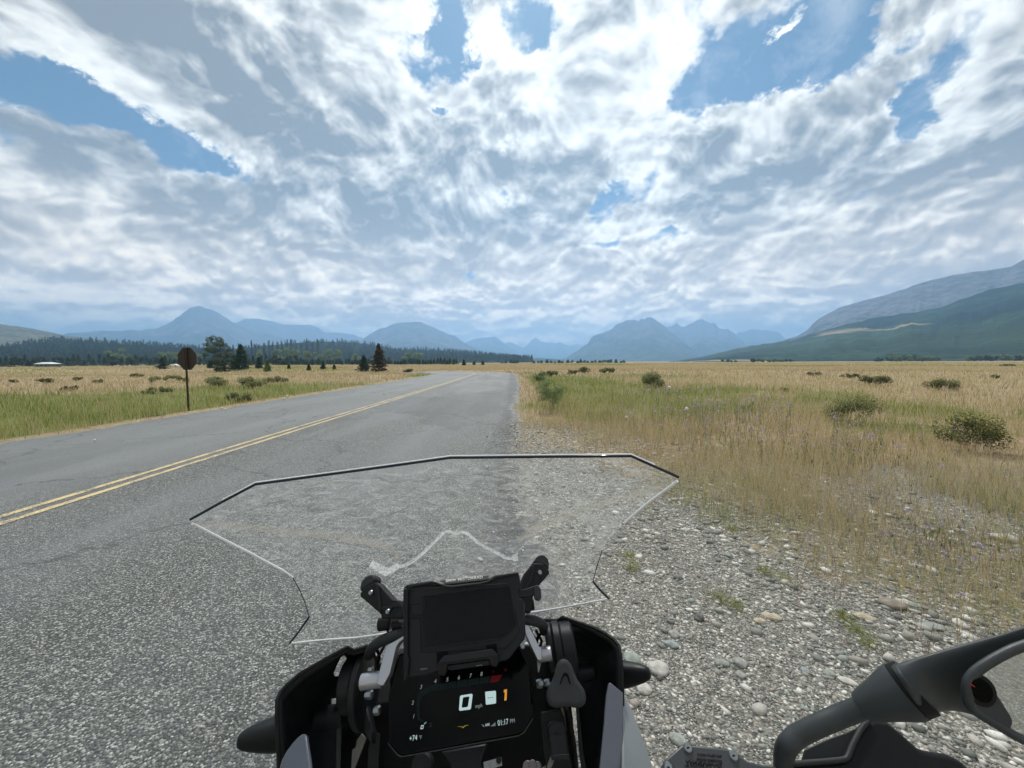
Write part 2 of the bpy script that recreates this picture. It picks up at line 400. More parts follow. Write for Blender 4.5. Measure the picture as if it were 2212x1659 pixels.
# ------------------------------------------------------------------ road
def flare(x, y): return float(np.interp(y, [-12, 1.0, 2.3, 3.4, 5, 15, 22, 40, 49], [.0, .12, .30, .24, .02, 0, .22, .3, 0])) if x > -30 and y < 49 else 0.0
def ribbon(name, offs, z, material, pts=None, wob=None, thick=.0, edge=False, **kw):
    pts = pts or RC; V = []; F = []
    n = len(offs)
    for i, (x, y) in enumerate(pts):
        a = pts[max(0, i - 1)]; c = pts[min(len(pts) - 1, i + 1)]
        dx, dy = c[0] - a[0], c[1] - a[1]; l = math.hypot(dx, dy); nx, ny = dy / l, -dx / l
        for j, o_ in enumerate(offs):
            e = 0
            if wob and j in (0, n - 1): e = wob * (2 * mnoise.noise(Vector((x * 1.3, y * 1.3, j))) + .9 * mnoise.noise(Vector((x * 4, y * 4, j))) + .6 * mnoise.noise(Vector((x * 13, y * 13, j))))
            if edge and j in (0, 1, n - 2, n - 1): e = wob * (2.2 * mnoise.noise(Vector((x * .9, y * .9, j // 3))) + 1.3 * mnoise.noise(Vector((x * 3.1, y * 3.1, j // 3))) + .9 * mnoise.noise(Vector((x * 9, y * 9, j // 3)))) + (flare(x, y) if j > 2 else 0)
            elif edge and j == n - 3: e = flare(x, y)
            V.append((x + nx * (o_ + e), y + ny * (o_ + e), (z if not callable(z) else z(j)) + drop(x, y)))
    for i in range(len(pts) - 1):
        for j in range(n - 1):
            q = i * n + j; F.append((q, q + 1, q + n + 1, q + n))
    me = bpy.data.meshes.new(name); me.from_pydata(V, [], F); me.update()
    if edge:
        a = me.attributes.new('edge', 'FLOAT', 'POINT'); a.data.foreach_set('value', ([1.0, .92] + [0.0] * (n - 4) + [.92, 1.0]) * len(pts))
    return link(name, me, material, smooth=True, **kw)

def resample(pts, step):
    out = [pts[0]]
    for a, b in zip(pts[:-1], pts[1:]):
        n = max(1, int(math.hypot(b[0] - a[0], b[1] - a[1]) / step))
        for k in range(1, n + 1): out.append((a[0] + (b[0] - a[0]) * k / n, a[1] + (b[1] - a[1]) * k / n))
    return out
RCF = resample(RC, .09)

def asphalt():
    m_, t, b = mat('asphalt')
    co = t.n('ShaderNodeTexCoord').outputs['Object']
    X, Y, Z = t.xyz(co)
    vn = t.n('ShaderNodeTexVoronoi', {'Vector': t.v('ADD', co, t.v('SCALE', t.noise(co, 60, 2, .5, col=True), sc_=.006)), 'Scale': 98.0}, feature='F1', voronoi_dimensions='2D')
    ch = t.xyz(vn.outputs['Color'])
    chip = t.ramp(ch[0], [(0, (.038, .041, .040)), (.3, (.085, .09, .083)), (.6, (.17, .176, .158)), (.82, (.30, .305, .27)), (.94, (.44, .44, .40)), (1, (.56, .56, .51))])
    gap = t.mr(vn.outputs['Distance'], .38, .66)
    near = t.mix(t.m('MULTIPLY', gap, .95), chip, (.028, .030, .032))
    # worn wheel tracks, and lighter streaks along the road whose sheen is painted in
    sv = t.v('MULTIPLY', co, (1.0, .10, 1))
    s1 = t.noise(sv, 1.6, 5, .6); s2 = t.noise(t.v('MULTIPLY', co, (1, .22, 1)), .55, 4, .6)
    big = t.noise(co, .35, 4, .6)
    fa = t.mr(t.v('LENGTH', co), 2.5, 8.0, .12, 1.0, smooth=True)
    near = t.mix(t.m('MULTIPLY', fa, t.mr(s2, .45, .68, 0, .60)), near, (.17, .178, .180))
    near = t.mix(t.m('MULTIPLY', fa, t.mr(s1, .56, .74, 0, .45)), near, (.25, .258, .26))
    near = t.mix(t.m('MULTIPLY', fa, t.mr(big, .56, .70, 0, .35)), near, (.06, .064, .068))
    tk = t.m('ADD', X, t.m('MULTIPLY', t.m('SUBTRACT', t.noise(t.v('MULTIPLY', co, (1, .15, 1)), .5, 3, .5), .5), .8))
    for cx_ in (-3.6, -1.7, -8.4, -6.4):
        near = t.mix(t.m('MULTIPLY', t.mr(t.m('ABSOLUTE', t.m('SUBTRACT', tk, cx_)), .62, .10, 0, 1, smooth=True), t.m('MULTIPLY', fa, t.mr(s1, .35, .65, .10, .55))), near, (.205, .212, .218))
    pt = t.n('ShaderNodeTexVoronoi', {'Vector': t.v('ADD', t.v('MULTIPLY', co, (1, .45, 1)), t.v('SCALE', t.noise(co, 1.5, 4, .6, col=True), sc_=.8)), 'Scale': .30}, feature='F1')
    near = t.mix(t.m('MULTIPLY', t.mr(t.xyz(pt.outputs['Color'])[0], .70, .74), .45), near, (.075, .08, .082))
    # smoother sealed surface towards the left lane
    sm = t.mr(t.m('ADD', X, t.m('MULTIPLY', t.m('SUBTRACT', big, .5), 2.5)), -4.6, -5.6)
    near = t.mix(t.m('MULTIPLY', t.m('MULTIPLY', sm, fa), .45), near, (.20, .208, .21))
    # dark tar seam along the right edge
    seam = t.m('MULTIPLY', t.mr(t.m('ADD', X, t.m('MULTIPLY', t.m('SUBTRACT', t.noise(co, 2.5, 4, .6), .5), .5)), -.42, -.10), t.mr(Y, 2.2, 3.2))
    near = t.mix(t.m('MULTIPLY', seam, .65), near, (.035, .036, .038))
    # grit and dirt washed over the broken edge
    eg = t.n('ShaderNodeAttribute', attribute_name='edge').outputs['Fac']
    gm_ = t.mr(t.m('ADD', eg, t.m('MULTIPLY', t.m('SUBTRACT', t.noise(co, 5.5, 6, .7), .5), 1.9)), .62, .95)
    grit = t.ramp(ch[1], [(0, (.13, .12, .10)), (.5, (.27, .25, .21)), (.85, (.42, .40, .35)), (1, (.70, .68, .62))])
    near = t.mix(t.m('MULTIPLY', gm_, .8), near, grit)
    # hairline cracks
    cv = t.n('ShaderNodeTexVoronoi', {'Vector': t.v('ADD', co, t.v('SCALE', t.noise(co, 2.0, 5, .6, col=True), sc_=.9)), 'Scale': .30}, feature='DISTANCE_TO_EDGE')
    crack = t.mr(cv.outputs[0], .0, .010, .75, 0)
    near = t.mix(crack, near, (.03, .03, .03))
    t.put(b.inputs['Base Color'], near)
    t.put(b.inputs['Roughness'], t.mr(s2, .4, .7, .62, .50)); t.put(b.inputs['Specular IOR Level'], .45)
    h = t.m('ADD', t.m('MULTIPLY', t.m('SUBTRACT', .6, vn.outputs['Distance']), .0085), t.m('MULTIPLY', t.noise(co, 240, 3, .6), .0025))
    t.put(b.inputs['Normal'], t.n('ShaderNodeBump', {'Height': h, 'Strength': .75, 'Distance': 1.0}))
    return m_
ASPH = asphalt()
hw = ROADW / 2
zs = {0: -.10, 5: -.10}
road = ribbon('road', [-hw - .02, -hw + .03, -hw + .5, -hw / 2, 0, hw / 2, hw - .6, hw - .03, hw + .02], lambda j: [-.055, 0, .007, .03, .045, .03, .007, 0, -.055][j], ASPH, pts=RCF, wob=.075, edge=True, kind='structure')

def yellow_paint():
    m_, t, b = mat('yellow_road_paint')
    co = t.n('ShaderNodeTexCoord').outputs['Object']
    w = t.noise(co, 55, 4, .7); w2 = t.noise(co, 3, 3, .6)
    wear = t.mr(t.m('ADD', w, t.m('MULTIPLY', w2, .5)), .72, .86)
    c = t.mix(wear, t.mix(w2, (.66, .48, .21), (.74, .60, .34)), (.13, .13, .12))
    t.put(b.inputs['Base Color'], c); t.put(b.inputs['Roughness'], .6)
    vn = t.vor(co, 105.0)
    t.put(b.inputs['Normal'], t.n('ShaderNodeBump', {'Height': t.m('MULTIPLY', vn, -.004), 'Strength': .6, 'Distance': 1.0}))
    return m_
YP = yellow_paint()
for sgn in (-1, 1):
    tag(ribbon('road_marking', [sgn * .115 - .046, sgn * .115 + .046], .0490, YP, pts=RCF, wob=.004), kind='structure')
# ------------------------------------------------------------------ mountains and hills
def mtn_mat(name, lowc, midc, rockc, scale=1.0, treeline=(.45, .65), patches=None, hmax=500.0, meadow=0):
    m_, t, b = mat(name)
    co = t.n('ShaderNodeTexCoord').outputs['Object']
    X, Y, Z = t.xyz(co)
    hrel = t.m('DIVIDE', Z, hmax)
    n1 = t.noise(co, .0022 * scale, 8, .65); n2 = t.noise(co, .02 * scale, 6, .65)
    # gullies run down the slope: noise squeezed in plan, stretched in height
    n3 = t.noise(t.v('MULTIPLY', co, (1, 1, .25)), .012 * scale, 7, .7)
    rock = t.mix(t.mr(n3, .38, .64), tuple(c * .62 for c in rockc), tuple(min(1, c * 1.5) for c in rockc))
    low = t.mix(t.mr(n1, .42, .60), lowc, midc)
    low = t.mix(t.mr(n2, .46, .60, 0, .85), low, tuple(c * .35 for c in lowc))
    f = t.mr(t.m('ADD', hrel, t.m('MULTIPLY', t.m('SUBTRACT', t.m('ADD', n1, n3), 1.0), .9)), treeline[0], treeline[1])
    if meadow:
        mz = t.m('ADD', hrel, t.m('MULTIPLY', t.m('SUBTRACT', t.noise(co, .0016, 5, .6), .5), .35))
        lg = t.m('MULTIPLY', t.mr(mz, .30, .12), t.mr(X, 700, 1500))
        low = t.mix(t.m('MULTIPLY', lg, .75), low, t.mix(t.mr(n2, .4, .65), (.07, .11, .035), (.16, .20, .07)))
        hay = t.m('MULTIPLY', t.mr(t.noise(t.v('MULTIPLY', co, (1, .35, 4)), .0042, 3, .5), .60, .63), t.mr(mz, .34, .30))
        low = t.mix(hay, low, (.36, .30, .17))
    t.put(b.inputs['Base Color'], t.mix(f, low, rock))
    t.put(b.inputs['Roughness'], .95); t.put(b.inputs['Specular IOR Level'], .1)
    t.put(b.inputs['Normal'], t.n('ShaderNodeBump', {'Height': t.m('ADD', t.m('MULTIPLY', n3, 60 / scale), t.m('MULTIPLY', n2, 18 / scale)), 'Strength': .8, 'Distance': 1.0}))
    return m_

def mountain(name, sky_pts, dist, material, depth=.34, seed=1, rough=1.0, base_z=-.2, nx=170, ny=46, face=1.0, extend=0, crisp=1.0, **kw):
    """a range whose crest, seen from the road, has the measured skyline.
    sky_pts: measured crest points; dist: metres to the crest; depth: how far the near slope runs out, as part of dist"""
    az = []; te = []
    for (x, y) in sky_pts:
        r = ray(x, y); az.append(math.atan2(r.x, r.y)); te.append(r.z / math.hypot(r.x, r.y))
    az = np.array(az); te = np.array(te)
    A = np.linspace(az[0] - extend, az[-1] + extend, nx)
    tv = np.interp(A, az, te)
    if dist > 11000: dist *= .5
    L = dist
    # crest detail
    tv = tv + (fbm(A * 90 + seed, A * 0, seed, 4, .6) - .5) * .006 * crisp * np.clip(tv / .05, .1, 1)
    s = np.concatenate([np.linspace(0, 1, ny), np.linspace(1.04, 1.5, 10)])
    AAm, S = np.meshgrid(A, s)
    crest = np.interp(AAm, A, tv) * L + CAMH
    dd = L * (1 - depth) + L * depth * S
    X = dd * np.sin(AAm); Y = dd * np.cos(AAm)
    front = np.clip(S, 0, 1)
    prof = front ** (1.25 * face) * (1 - .10 * np.sin(front * math.pi)) 
    gul = (fbm(AAm * L / (L * .035) + seed * 3, S * 1.6, seed + 9, 5, .55) - .5)
    amp = .30 * rough * np.sin(np.clip(front, 0, 1) * math.pi) ** .8
    Z = (crest - base_z) * np.clip(prof + amp * gul, 0, None)
    back = np.clip((S - 1) / .5, 0, 1)
    Z = np.where(S > 1, (crest - base_z) * (1 - back), Z) + base_z
    # the slope never stands above the line of sight to its crest
    lim = (np.interp(AAm, A, tv) * dd + CAMH)
    Z = np.where(S < 1, np.minimum(Z, lim - .004 * L * (1 - S) * (lim > 3)), Z)
    edge = np.minimum(1, np.minimum(AAm - A[0], A[-1] - AAm) / (.02 * (A[-1] - A[0]) + 1e-9))
    me = grid_mesh(name, X, Y, Z)
    o = link(name, me, material, smooth=True, kind='structure')
    return o, (A, tv)

M_BLUE = mtn_mat('distant_rock', (.05, .075, .04), (.12, .13, .07), (.15, .145, .15), .5, (.22, .45), hmax=1000)
M_NEAR = mtn_mat('slope_forest_and_rock', (.030, .050, .030), (.12, .13, .08), (.17, .175, .19), 1.6, (.12, .34), hmax=760)
M_FOOT = mtn_mat('foothill_forest', (.008, .024, .018), (.045, .095, .045), (.16, .17, .11), 2.2, (.80, 1.1), hmax=400, meadow=1)
M_GRASSHILL = mtn_mat('grassy_hill', (.14, .15, .085), (.22, .21, .12), (.25, .23, .17), 2.0, (.5, 1.0), hmax=420)
M_WOODHILL = mtn_mat('wooded_rise', (.018, .036, .020), (.035, .055, .028), (.03, .05, .03), 9.0, (.9, 1.3), hmax=60)

D3 = lambda x, y: (1042.3 + x * .2976, 630.9 + y * .2976)
D4 = lambda x, y: (1645.8 + x * .2560, 548.6 + y * .2560)
def zz(f, *pts): return [f(*p) for p in pts]

mountain('mountain', [(60, 781), (140, 722), (200, 715), (250, 713), (310, 712), (340, 708), (370, 694), (388, 683), (397, 672), (412, 665), (428, 661.5), (448, 665), (470, 675), (490, 688), (510, 700), (540, 711), (600, 728), (660, 745), (760, 768), (800, 784)], 15000, M_BLUE, seed=3)
mountain('mountain', [(470, 735), (500, 700), (525, 690), (548, 687), (575, 692), (600, 699), (640, 703), (655, 700), (685, 706), (700, 718), (745, 719), (765, 724), (785, 732), (840, 752), (900, 782)], 19000, M_BLUE, seed=5)
mountain('mountain', [(740, 760), (785, 733), (800, 721), (820, 710), (850, 700), (870, 695), (895, 695), (910, 697), (940, 708), (958, 717), (985, 727), (1005, 742), (1040, 757), (1100, 782)], 13000, M_BLUE, seed=7)
mountain('mountain', [(980, 762), (1003, 742), (1022, 732), (1040, 729), (1068, 727.5), (1083, 736), (1100, 750), (1130, 770), (1150, 782)], 20000, M_BLUE, seed=9)
mountain('mountain', zz(D3, (150, 420), (180, 355), (200, 360), (240, 385), (290, 405), (330, 380), (355, 350), (388, 328), (400, 342), (430, 355), (465, 372), (500, 370), (525, 380), (560, 365), (590, 372), (615, 385), (650, 390), (680, 380), (735, 388), (800, 450), (900, 505)), 25000, M_BLUE, seed=11, crisp=1.6)
mountain('mountain', zz(D3, (480, 515), (600, 478), (690, 425), (745, 385), (770, 368), (785, 335), (800, 322), (870, 292), (940, 265), (958, 240), (1020, 213), (1085, 197), (1135, 212), (1145, 200), (1160, 194), (1170, 204), (1190, 188), (1212, 177), (1270, 205), (1320, 250), (1410, 320), (1500, 395), (1600, 465), (1720, 512)), 12000, M_BLUE, seed=13, crisp=1.2)
mountain('mountain', zz(D3, (1180, 400), (1290, 270), (1325, 247), (1375, 240), (1408, 229), (1440, 243), (1470, 252), (1520, 232), (1550, 210), (1590, 199), (1640, 215), (1690, 225), (1705, 250), (1750, 265), (1780, 263), (1782, 258), (1788, 268), (1830, 290), (1850, 320), (1880, 352), (1960, 415), (2060, 480), (2140, 515)), 16500, M_BLUE, seed=15, crisp=1.6)
mountain('mountain', zz(D3, (1700, 420), (1850, 302), (1900, 290), (1950, 267), (2000, 275), (2060, 274), (2110, 283), (2130, 286), (2160, 300), (2195, 337), (2260, 400), (2400, 470)), 21000, M_BLUE, seed=17)
mountain('mountain', zz(D4, (-60, 850), (80, 780), (200, 722), (300, 694), (380, 648), (430, 588), (480, 548), (540, 510), (650, 458), (740, 425), (850, 393), (1050, 345), (1300, 260), (1450, 215), (1600, 180), (1800, 148), (1950, 128), (2110, 103), (2160, 72), (2212, 42), (2400, -20), (2800, -40), (3400, -40)), 3600, M_NEAR, depth=.42, seed=19, nx=240, ny=70, face=1.0, rough=.8, crisp=.5)
mountain('foothill', zz(D3, (1180, 517), (1250, 514), (1400, 500), (1600, 468), (1700, 445), (1850, 408), (1960, 388), (2100, 370), (2212, 350)) + zz(D4, (240, 728), (500, 650), (700, 597), (1000, 530), (1300, 490), (1500, 452), (1900, 308), (2212, 245), (2500, 190), (3000, 120), (3400, 100)), 2400, M_FOOT, depth=.58, seed=23, nx=260, ny=80, face=.8, rough=.8, crisp=.6)
mountain('grassy_hill', [(-420, 760), (-300, 700), (-150, 690), (0, 700), (60, 708), (100, 716), (130, 722), (160, 728), (190, 731), (260, 740), (380, 760), (470, 781)], 3000, M_GRASSHILL, depth=.5, seed=27, rough=.5, crisp=.3)
mountain('low_hill', zz(D3, (60, 500), (150, 484), (250, 476), (340, 474), (420, 480), (520, 486), (620, 494), (760, 505), (900, 514)), 3600, M_FOOT, depth=.4, seed=29, rough=.4, crisp=.5)
hillA, profA = mountain('wooded_hill', [(-500, 756), (-300, 750), (-60, 752), (0, 756), (40, 749), (90, 739), (130, 737), (230, 741), (330, 747), (400, 752), (470, 759), (560, 772), (640, 781)], 1500, M_WOODHILL, depth=.38, seed=31, rough=.25, crisp=.3, nx=120, ny=24)
hillB, profB = mountain('wooded_hill', [(430, 779), (500, 762), (560, 748), (640, 741), (700, 738), (760, 740), (800, 744), (860, 755), (900, 757), (960, 758), (1020, 765), (1080, 771), (1150, 781)], 1600, M_WOODHILL, depth=.38, seed=37, rough=.25, crisp=.3, nx=120, ny=24)
# ------------------------------------------------------------------ vegetation
rng = np.random.default_rng(7)
def leaf_mat(name, stops, rough=.7, trans=.25, attr='tint'):
    m_, t, b = mat(name)
    a = t.n('ShaderNodeAttribute', attribute_name=attr).outputs['Fac']
    col = t.ramp(a, stops)
    t.put(b.inputs['Base Color'], col); t.put(b.inputs['Roughness'], rough); t.put(b.inputs['Specular IOR Level'], .25)
    if trans:
        tl = t.n('ShaderNodeBsdfTranslucent', {'Color': col})
        mx = t.n('ShaderNodeMixShader', {0: trans, 1: b.outputs[0], 2: tl.outputs[0]})
        out = t.N['Material Output']; t.L.new(mx.outputs[0], out.inputs['Surface'])
    return m_

# grasses: bent blades as thin strips; tint drives straw <-> green <-> brown
GRASS = leaf_mat('grass_blades', [(0, (.17, .11, .07)), (.2, (.33, .24, .14)), (.42, (.62, .51, .33)), (.52, (.50, .44, .22)), (.66, (.30, .32, .085)), (.82, (.19, .26, .05)), (1, (.10, .17, .04))], .75, .35)
def blades(x, y, h, w, lean, tint, head=None, segs=3):
    "vertices and quads of n bent blades (numpy); head = relative widening near the tip (seed heads)"
    n = len(x); z = ground_z(x, y); a = rng.uniform(0, 2 * np.pi, n); l = rng.uniform(.2, 1, n) * lean
    dx, dy = np.cos(a) * l, np.sin(a) * l
    fa = rng.uniform(-1.0, 1.0, n)                       # facing: spread round the across direction
    px, py = np.cos(fa), np.sin(fa)
    V = np.zeros((n, 2 * (segs + 1), 3), np.float32); 
    for k in range(segs + 1):
        t = k / segs
        ww = w * (1 - .85 * t) if head is None else w * np.where(t < .7, .6, np.where(t < .95, head, .3))
        cx = x + dx * h * t * t; cy_ = y + dy * h * t * t; cz = z - .02 + h * t * (1 - .25 * l * t)
        V[:, 2 * k, 0] = cx - px * ww / 2; V[:, 2 * k, 1] = cy_ - py * ww / 2; V[:, 2 * k, 2] = cz
        V[:, 2 * k + 1, 0] = cx + px * ww / 2; V[:, 2 * k + 1, 1] = cy_ + py * ww / 2; V[:, 2 * k + 1, 2] = cz
    base = (np.arange(n) * 2 * (segs + 1))[:, None, None]
    q = np.array([[2 * k, 2 * k + 1, 2 * k + 3, 2 * k + 2] for k in range(segs)])[None]
    F = (base + q).reshape(-1, 4)
    tn = np.repeat(tint, 2 * (segs + 1))
    return V.reshape(-1, 3), F, tn
def join(parts):
    V, F, A = [], [], []; o_ = 0
    for v, f, a in parts:
        V.append(v); F.append(f + o_); A.append(a); o_ += len(v)
    return np.concatenate(V), np.concatenate(F), np.concatenate(A)
def scatter(n, r0, r1, a0, a1, power=1.0):
    "points in a ring sector; density falls off so that they look even from the road"
    u = rng.uniform(0, 1, n); 
    r = (r0 ** (1 - power) + u * (r1 ** (1 - power) - r0 ** (1 - power))) ** (1 / (1 - power)) if power != 1 else r0 * (r1 / r0) ** u
    a = np.radians(rng.uniform(a0, a1, n))
    return r * np.sin(a), r * np.cos(a), r
def off_road(x, y, m_=.05): return road_dist(x, y) > ROADW / 2 + m_
def grass_field():
    parts = []
    n = 330000
    x, y, r = scatter(n, 2.0, 95, -60, 60, 1.25)
    rd = road_dist(x, y) - ROADW / 2
    ok = rd > .10
    right = x > 0
    g = np.where(right & (x - .1 > shoulder_w(y) + .2), 0, gravel_mask(x, y)); gm = green_mask(x, y)
    cl = fbm(x / .8, y / .8, 51, 3); cl2 = fbm(x / 3.5, y / 3.5, 52, 3)
    dens = np.clip(1.15 - g * 1.25, 0, 1) * np.clip(.15 + 1.9 * (cl - .22), 0, 1)
    # thin on the stony ground beyond the apron
    e = x - .1 - shoulder_w(y)
    dens = np.where(right & (y < 9), dens * np.clip(.22 + e * .50, .0, 1), dens)
    dens = np.where(~right, dens * sstep(.05, .9, rd), dens)
    ok &= rng.uniform(0, 1, n) < dens
    x, y, r, rd, gm, cl, cl2, e = (q[ok] for q in (x, y, r, rd, gm, cl, cl2, e)); n = len(x)
    h = (.16 + .26 * rng.uniform(0, 1, n) ** 1.4) * (.6 + .8 * cl2) * np.clip(.45 + rd * .35, .4, 1) * np.where(gm > .5, 1.1, .95)
    h = np.where((x > 0) & (y < 9), h * np.clip(.40 + .22 * e, .4, 1.0), h)
    w = np.maximum(.0028, r * .00085) * rng.uniform(.7, 1.3, n)
    gsel = (gm + (cl2 - .5) * .8 + rng.normal(0, .16, n)) > .5
    tint = np.where(gsel, rng.normal(.68, .12, n) + .5 * (cl - .5), rng.normal(.36, .13, n) + .02 * ((x > 0) & (y < 8)) + .45 * (cl - .5) + .22 * (fbm(x / 5, y / 5, 61, 2) - .5))  # clump term puts the tufts' shaded centres into the blade colour
    parts.append(blades(x, y, h, w, np.where(gsel, .55, .45), np.clip(tint, 0, 1)))
    # straw stems with seed heads
    k = rng.uniform(0, 1, n) < .16
    hs = h[k] * 1.45 + .05
    parts.append(blades(x[k] + .01, y[k], hs, w[k] * .9, .40, np.clip(rng.normal(.38, .10, k.sum()), 0, 1), head=1.9))
    # far grassland: broad sparse tufts so that the ground reads as standing grass
    n = 110000
    x, y, r = scatter(n, 80, 520, -58, 58, 1.6)
    ok = off_road(x, y, .3); x, y, r = x[ok], y[ok], r[ok]; n = len(x)
    gm = .55 * (fbm(x / 40, y / 40, 71, 3) > .60)
    h = (.25 + .2 * rng.uniform(0, 1, n)); w = r * .0016 * rng.uniform(.7, 1.4, n)
    tint = np.clip(np.where(gm > 0, rng.normal(.60, .08, n), rng.normal(.42, .07, n)), 0, 1)
    parts.append(blades(x, y, h, w, .4, tint, segs=1))
    V, F, A = join(parts)
    link('grass', raw_mesh('grass', V, F, attr={'tint': A}), GRASS, kind='stuff')
    # low tufts and weeds on the gravel apron
    parts = []
    spots = [G(*q) for q in ((1580, 1122), (1362, 1215), (1360, 1190), (1652, 1212), (1825, 1305), (1850, 1330), (1555, 1272), (1590, 1290), (1700, 1230), (1880, 1360), (1105, 960), (1110, 930), (1000, 880))]
    for s_ in spots:
        k = 150; rr_ = np.abs(rng.normal(0, .055, k)); aa_ = rng.uniform(0, 6.3, k)
        parts.append(blades(s_.x + rr_ * np.cos(aa_), s_.y + rr_ * np.sin(aa_), rng.uniform(.03, .10, k), np.full(k, .0035), 1.1, np.clip(rng.normal(.70, .12, k), 0, 1)))
    # scattered dry litter and single weeds over the apron
    n = 9000; x = rng.uniform(.1, 4.2, n); y = 1.2 + 10.0 * rng.uniform(0, 1, n) ** 1.3
    m_ = (fbm(x / .5, y / .5, 81, 3) > .50) & (rng.uniform(0, 1, n) < .20 + .5 * sstep(.0, 2.2, x - .3)) & off_road(x, y, .02)
    x, y = x[m_], y[m_]; n = len(x)
    parts.append(blades(x, y, rng.uniform(.03, .11, n), np.full(n, .0028), 1.6, np.clip(rng.normal(.36, .15, n), 0, 1)))
    # brown dock-like stems on the stony margin
    n = 9500; x = rng.uniform(1.3, 8.5, n); y = rng.uniform(1.8, 7.5, n)
    e = x - .1 - shoulder_w(y); m_ = (fbm(x / .45, y / .45, 83, 3) > .50) & (e > -.5) & (rng.uniform(0, 1, n) < .95)
    x, y = x[m_], y[m_]; n = len(x)
    parts.append(blades(x, y, rng.uniform(.12, .34, n), np.full(n, .0042), .30, np.clip(rng.normal(.25, .15, n), 0, 1), head=1.8))
    V, F, A = join(parts)
    link('weeds', raw_mesh('weeds', V, F, attr={'tint': A}), GRASS, kind='stuff')
grass_field()

# wildflowers: thin stems with small lilac heads, in drifts
def flowers():
    m_, t, b = mat('lilac_petals'); a = t.n('ShaderNodeAttribute', attribute_name='tint').outputs['Fac']
    t.put(b.inputs['Base Color'], t.ramp(a, [(0, (.15, .20, .08)), (.3, (.24, .28, .13)), (.31, (.40, .29, .56)), (1, (.62, .50, .76))])); t.put(b.inputs['Roughness'], .7)
    drifts = [(1580, 930, .95, 110), (1500, 905, .9, 60), (1640, 900, .8, 60), (1830, 1000, .55, 60), (1900, 960, .5, 30), (2010, 1170, .34, 26), (2110, 1200, .35, 24), (2180, 1230, .3, 14), (1960, 1200, .3, 14), (1430, 860, 1.4, 50), (1330, 915, .6, 24), (1750, 985, .6, 40), (1560, 965, .6, 50), (1960, 1130, .35, 10), (2080, 1290, .2, 6)]
    Vs, Fs, As = [], [], []; o_ = 0
    for (px, py, sp, n) in drifts:
        c = G(px, py)
        for _ in range(int(n * .9)):
            x = c.x + rng.normal(0, sp); y = c.y + rng.normal(0, sp * .8)
            if x < .9: continue
            h = rng.uniform(.30, .56) * (1.0 if y > 4 else .62); r = math.hypot(x, y); z = float(ground_z(np.array([x]), np.array([y]))[0])
            w = max(.0016, r * .0004); lx, ly = rng.normal(0, .06, 2); top = np.array([x + lx, y + ly, z + h])
            Vs += [np.array([[x - w, y, z], [x + w, y, z], [top[0] + w * .6, top[1], top[2]], [top[0] - w * .6, top[1], top[2]]])]; Fs.append([[o_, o_ + 1, o_ + 2, o_ + 3]]); As += [rng.uniform(0, .28)] * 4; o_ += 4
            hs = max(.014, r * .0026) * rng.uniform(.7, 1.3)
            for _k in range(3 if y > 3 else 0):        # leafy green stalks around
                c0 = np.array([x + rng.normal(0, .03), y + rng.normal(0, .03), z + h * rng.uniform(.05, .8)]); d = rng.normal(0, 1, (4, 3)); d /= np.linalg.norm(d, axis=1)[:, None]
                Vs.append(c0 + d * np.array([.009, .009, .030]) * (1 + r * .05)); Fs.append([[o_, o_ + 1, o_ + 2, o_ + 3]]); As += [rng.uniform(.05, .29)] * 4; o_ += 4
            for _k in range(5):                       # ragged tuft of florets
                d = rng.normal(0, 1, (4, 3)); d /= np.linalg.norm(d, axis=1)[:, None]; c0 = top + rng.normal(0, hs * .45, 3)
                Vs.append(c0 + d * hs * .62); Fs.append([[o_, o_ + 1, o_ + 2, o_ + 3]]); As += [rng.uniform(.35, 1)] * 4; o_ += 4
    link('wildflowers', raw_mesh('wildflowers', np.concatenate(Vs), np.concatenate(Fs), attr={'tint': As}), m_, kind='stuff')
flowers()

# ---- leafy clumps: many small leaf faces through a volume
def leaf_cloud(cents, rads, n, size, tint_fn, flat=1.0, needle=False):
    "n small quads spread in the blobs (cents, rads); returns V, F, tint"
    cents = np.asarray(cents, float); rads = np.asarray(rads, float)
    wts = rads ** 2; wts = wts / wts.sum(); k = rng.choice(len(cents), n, p=wts)
    d = rng.normal(0, 1, (n, 3)); d /= np.linalg.norm(d, axis=1)[:, None]
    rad = rads[k] * rng.uniform(.35, 1.0, n) ** .6 * rng.uniform(.85, 1.15, n)
    c = cents[k] + d * rad[:, None] * np.array([1, 1, flat])
    u = rng.normal(0, 1, (n, 3)); u /= np.linalg.norm(u, axis=1)[:, None]
    if needle: u = .6 * u + .9 * d; u /= np.linalg.norm(u, axis=1)[:, None]
    v = np.cross(u, rng.normal(0, 1, (n, 3))); v /= np.linalg.norm(v, axis=1)[:, None]
    s_ = size * rng.uniform(.6, 1.4, n)[:, None]
    a = u * s_; b_ = v * s_ * (.25 if needle else .55)
    V = np.stack([c - a * .5, c + b_ * .5, c + a * .5, c - b_ * .5], 1).reshape(-1, 3)
    F = np.arange(4 * n).reshape(n, 4)
    t_ = tint_fn(k, d, c, n)
    return V, F, np.repeat(np.clip(t_, 0, 1), 4)
LEAF = leaf_mat('shrub_leaves', [(0, (.045, .060, .025)), (.4, (.11, .13, .05)), (.7, (.21, .23, .10)), (.84, (.32, .33, .16)), (.86, (.55, .47, .12)), (1, (.70, .62, .20))], .6, .3)
CON = leaf_mat('conifer_needles', [(0, (.020, .036, .022)), (.4, (.048, .080, .042)), (.75, (.10, .14, .065)), (1, (.18, .21, .10))], .65, .15)
BROAD = leaf_mat('light_foliage', [(0, (.08, .13, .05)), (.5, (.18, .25, .10)), (1, (.32, .38, .18))], .6, .3)
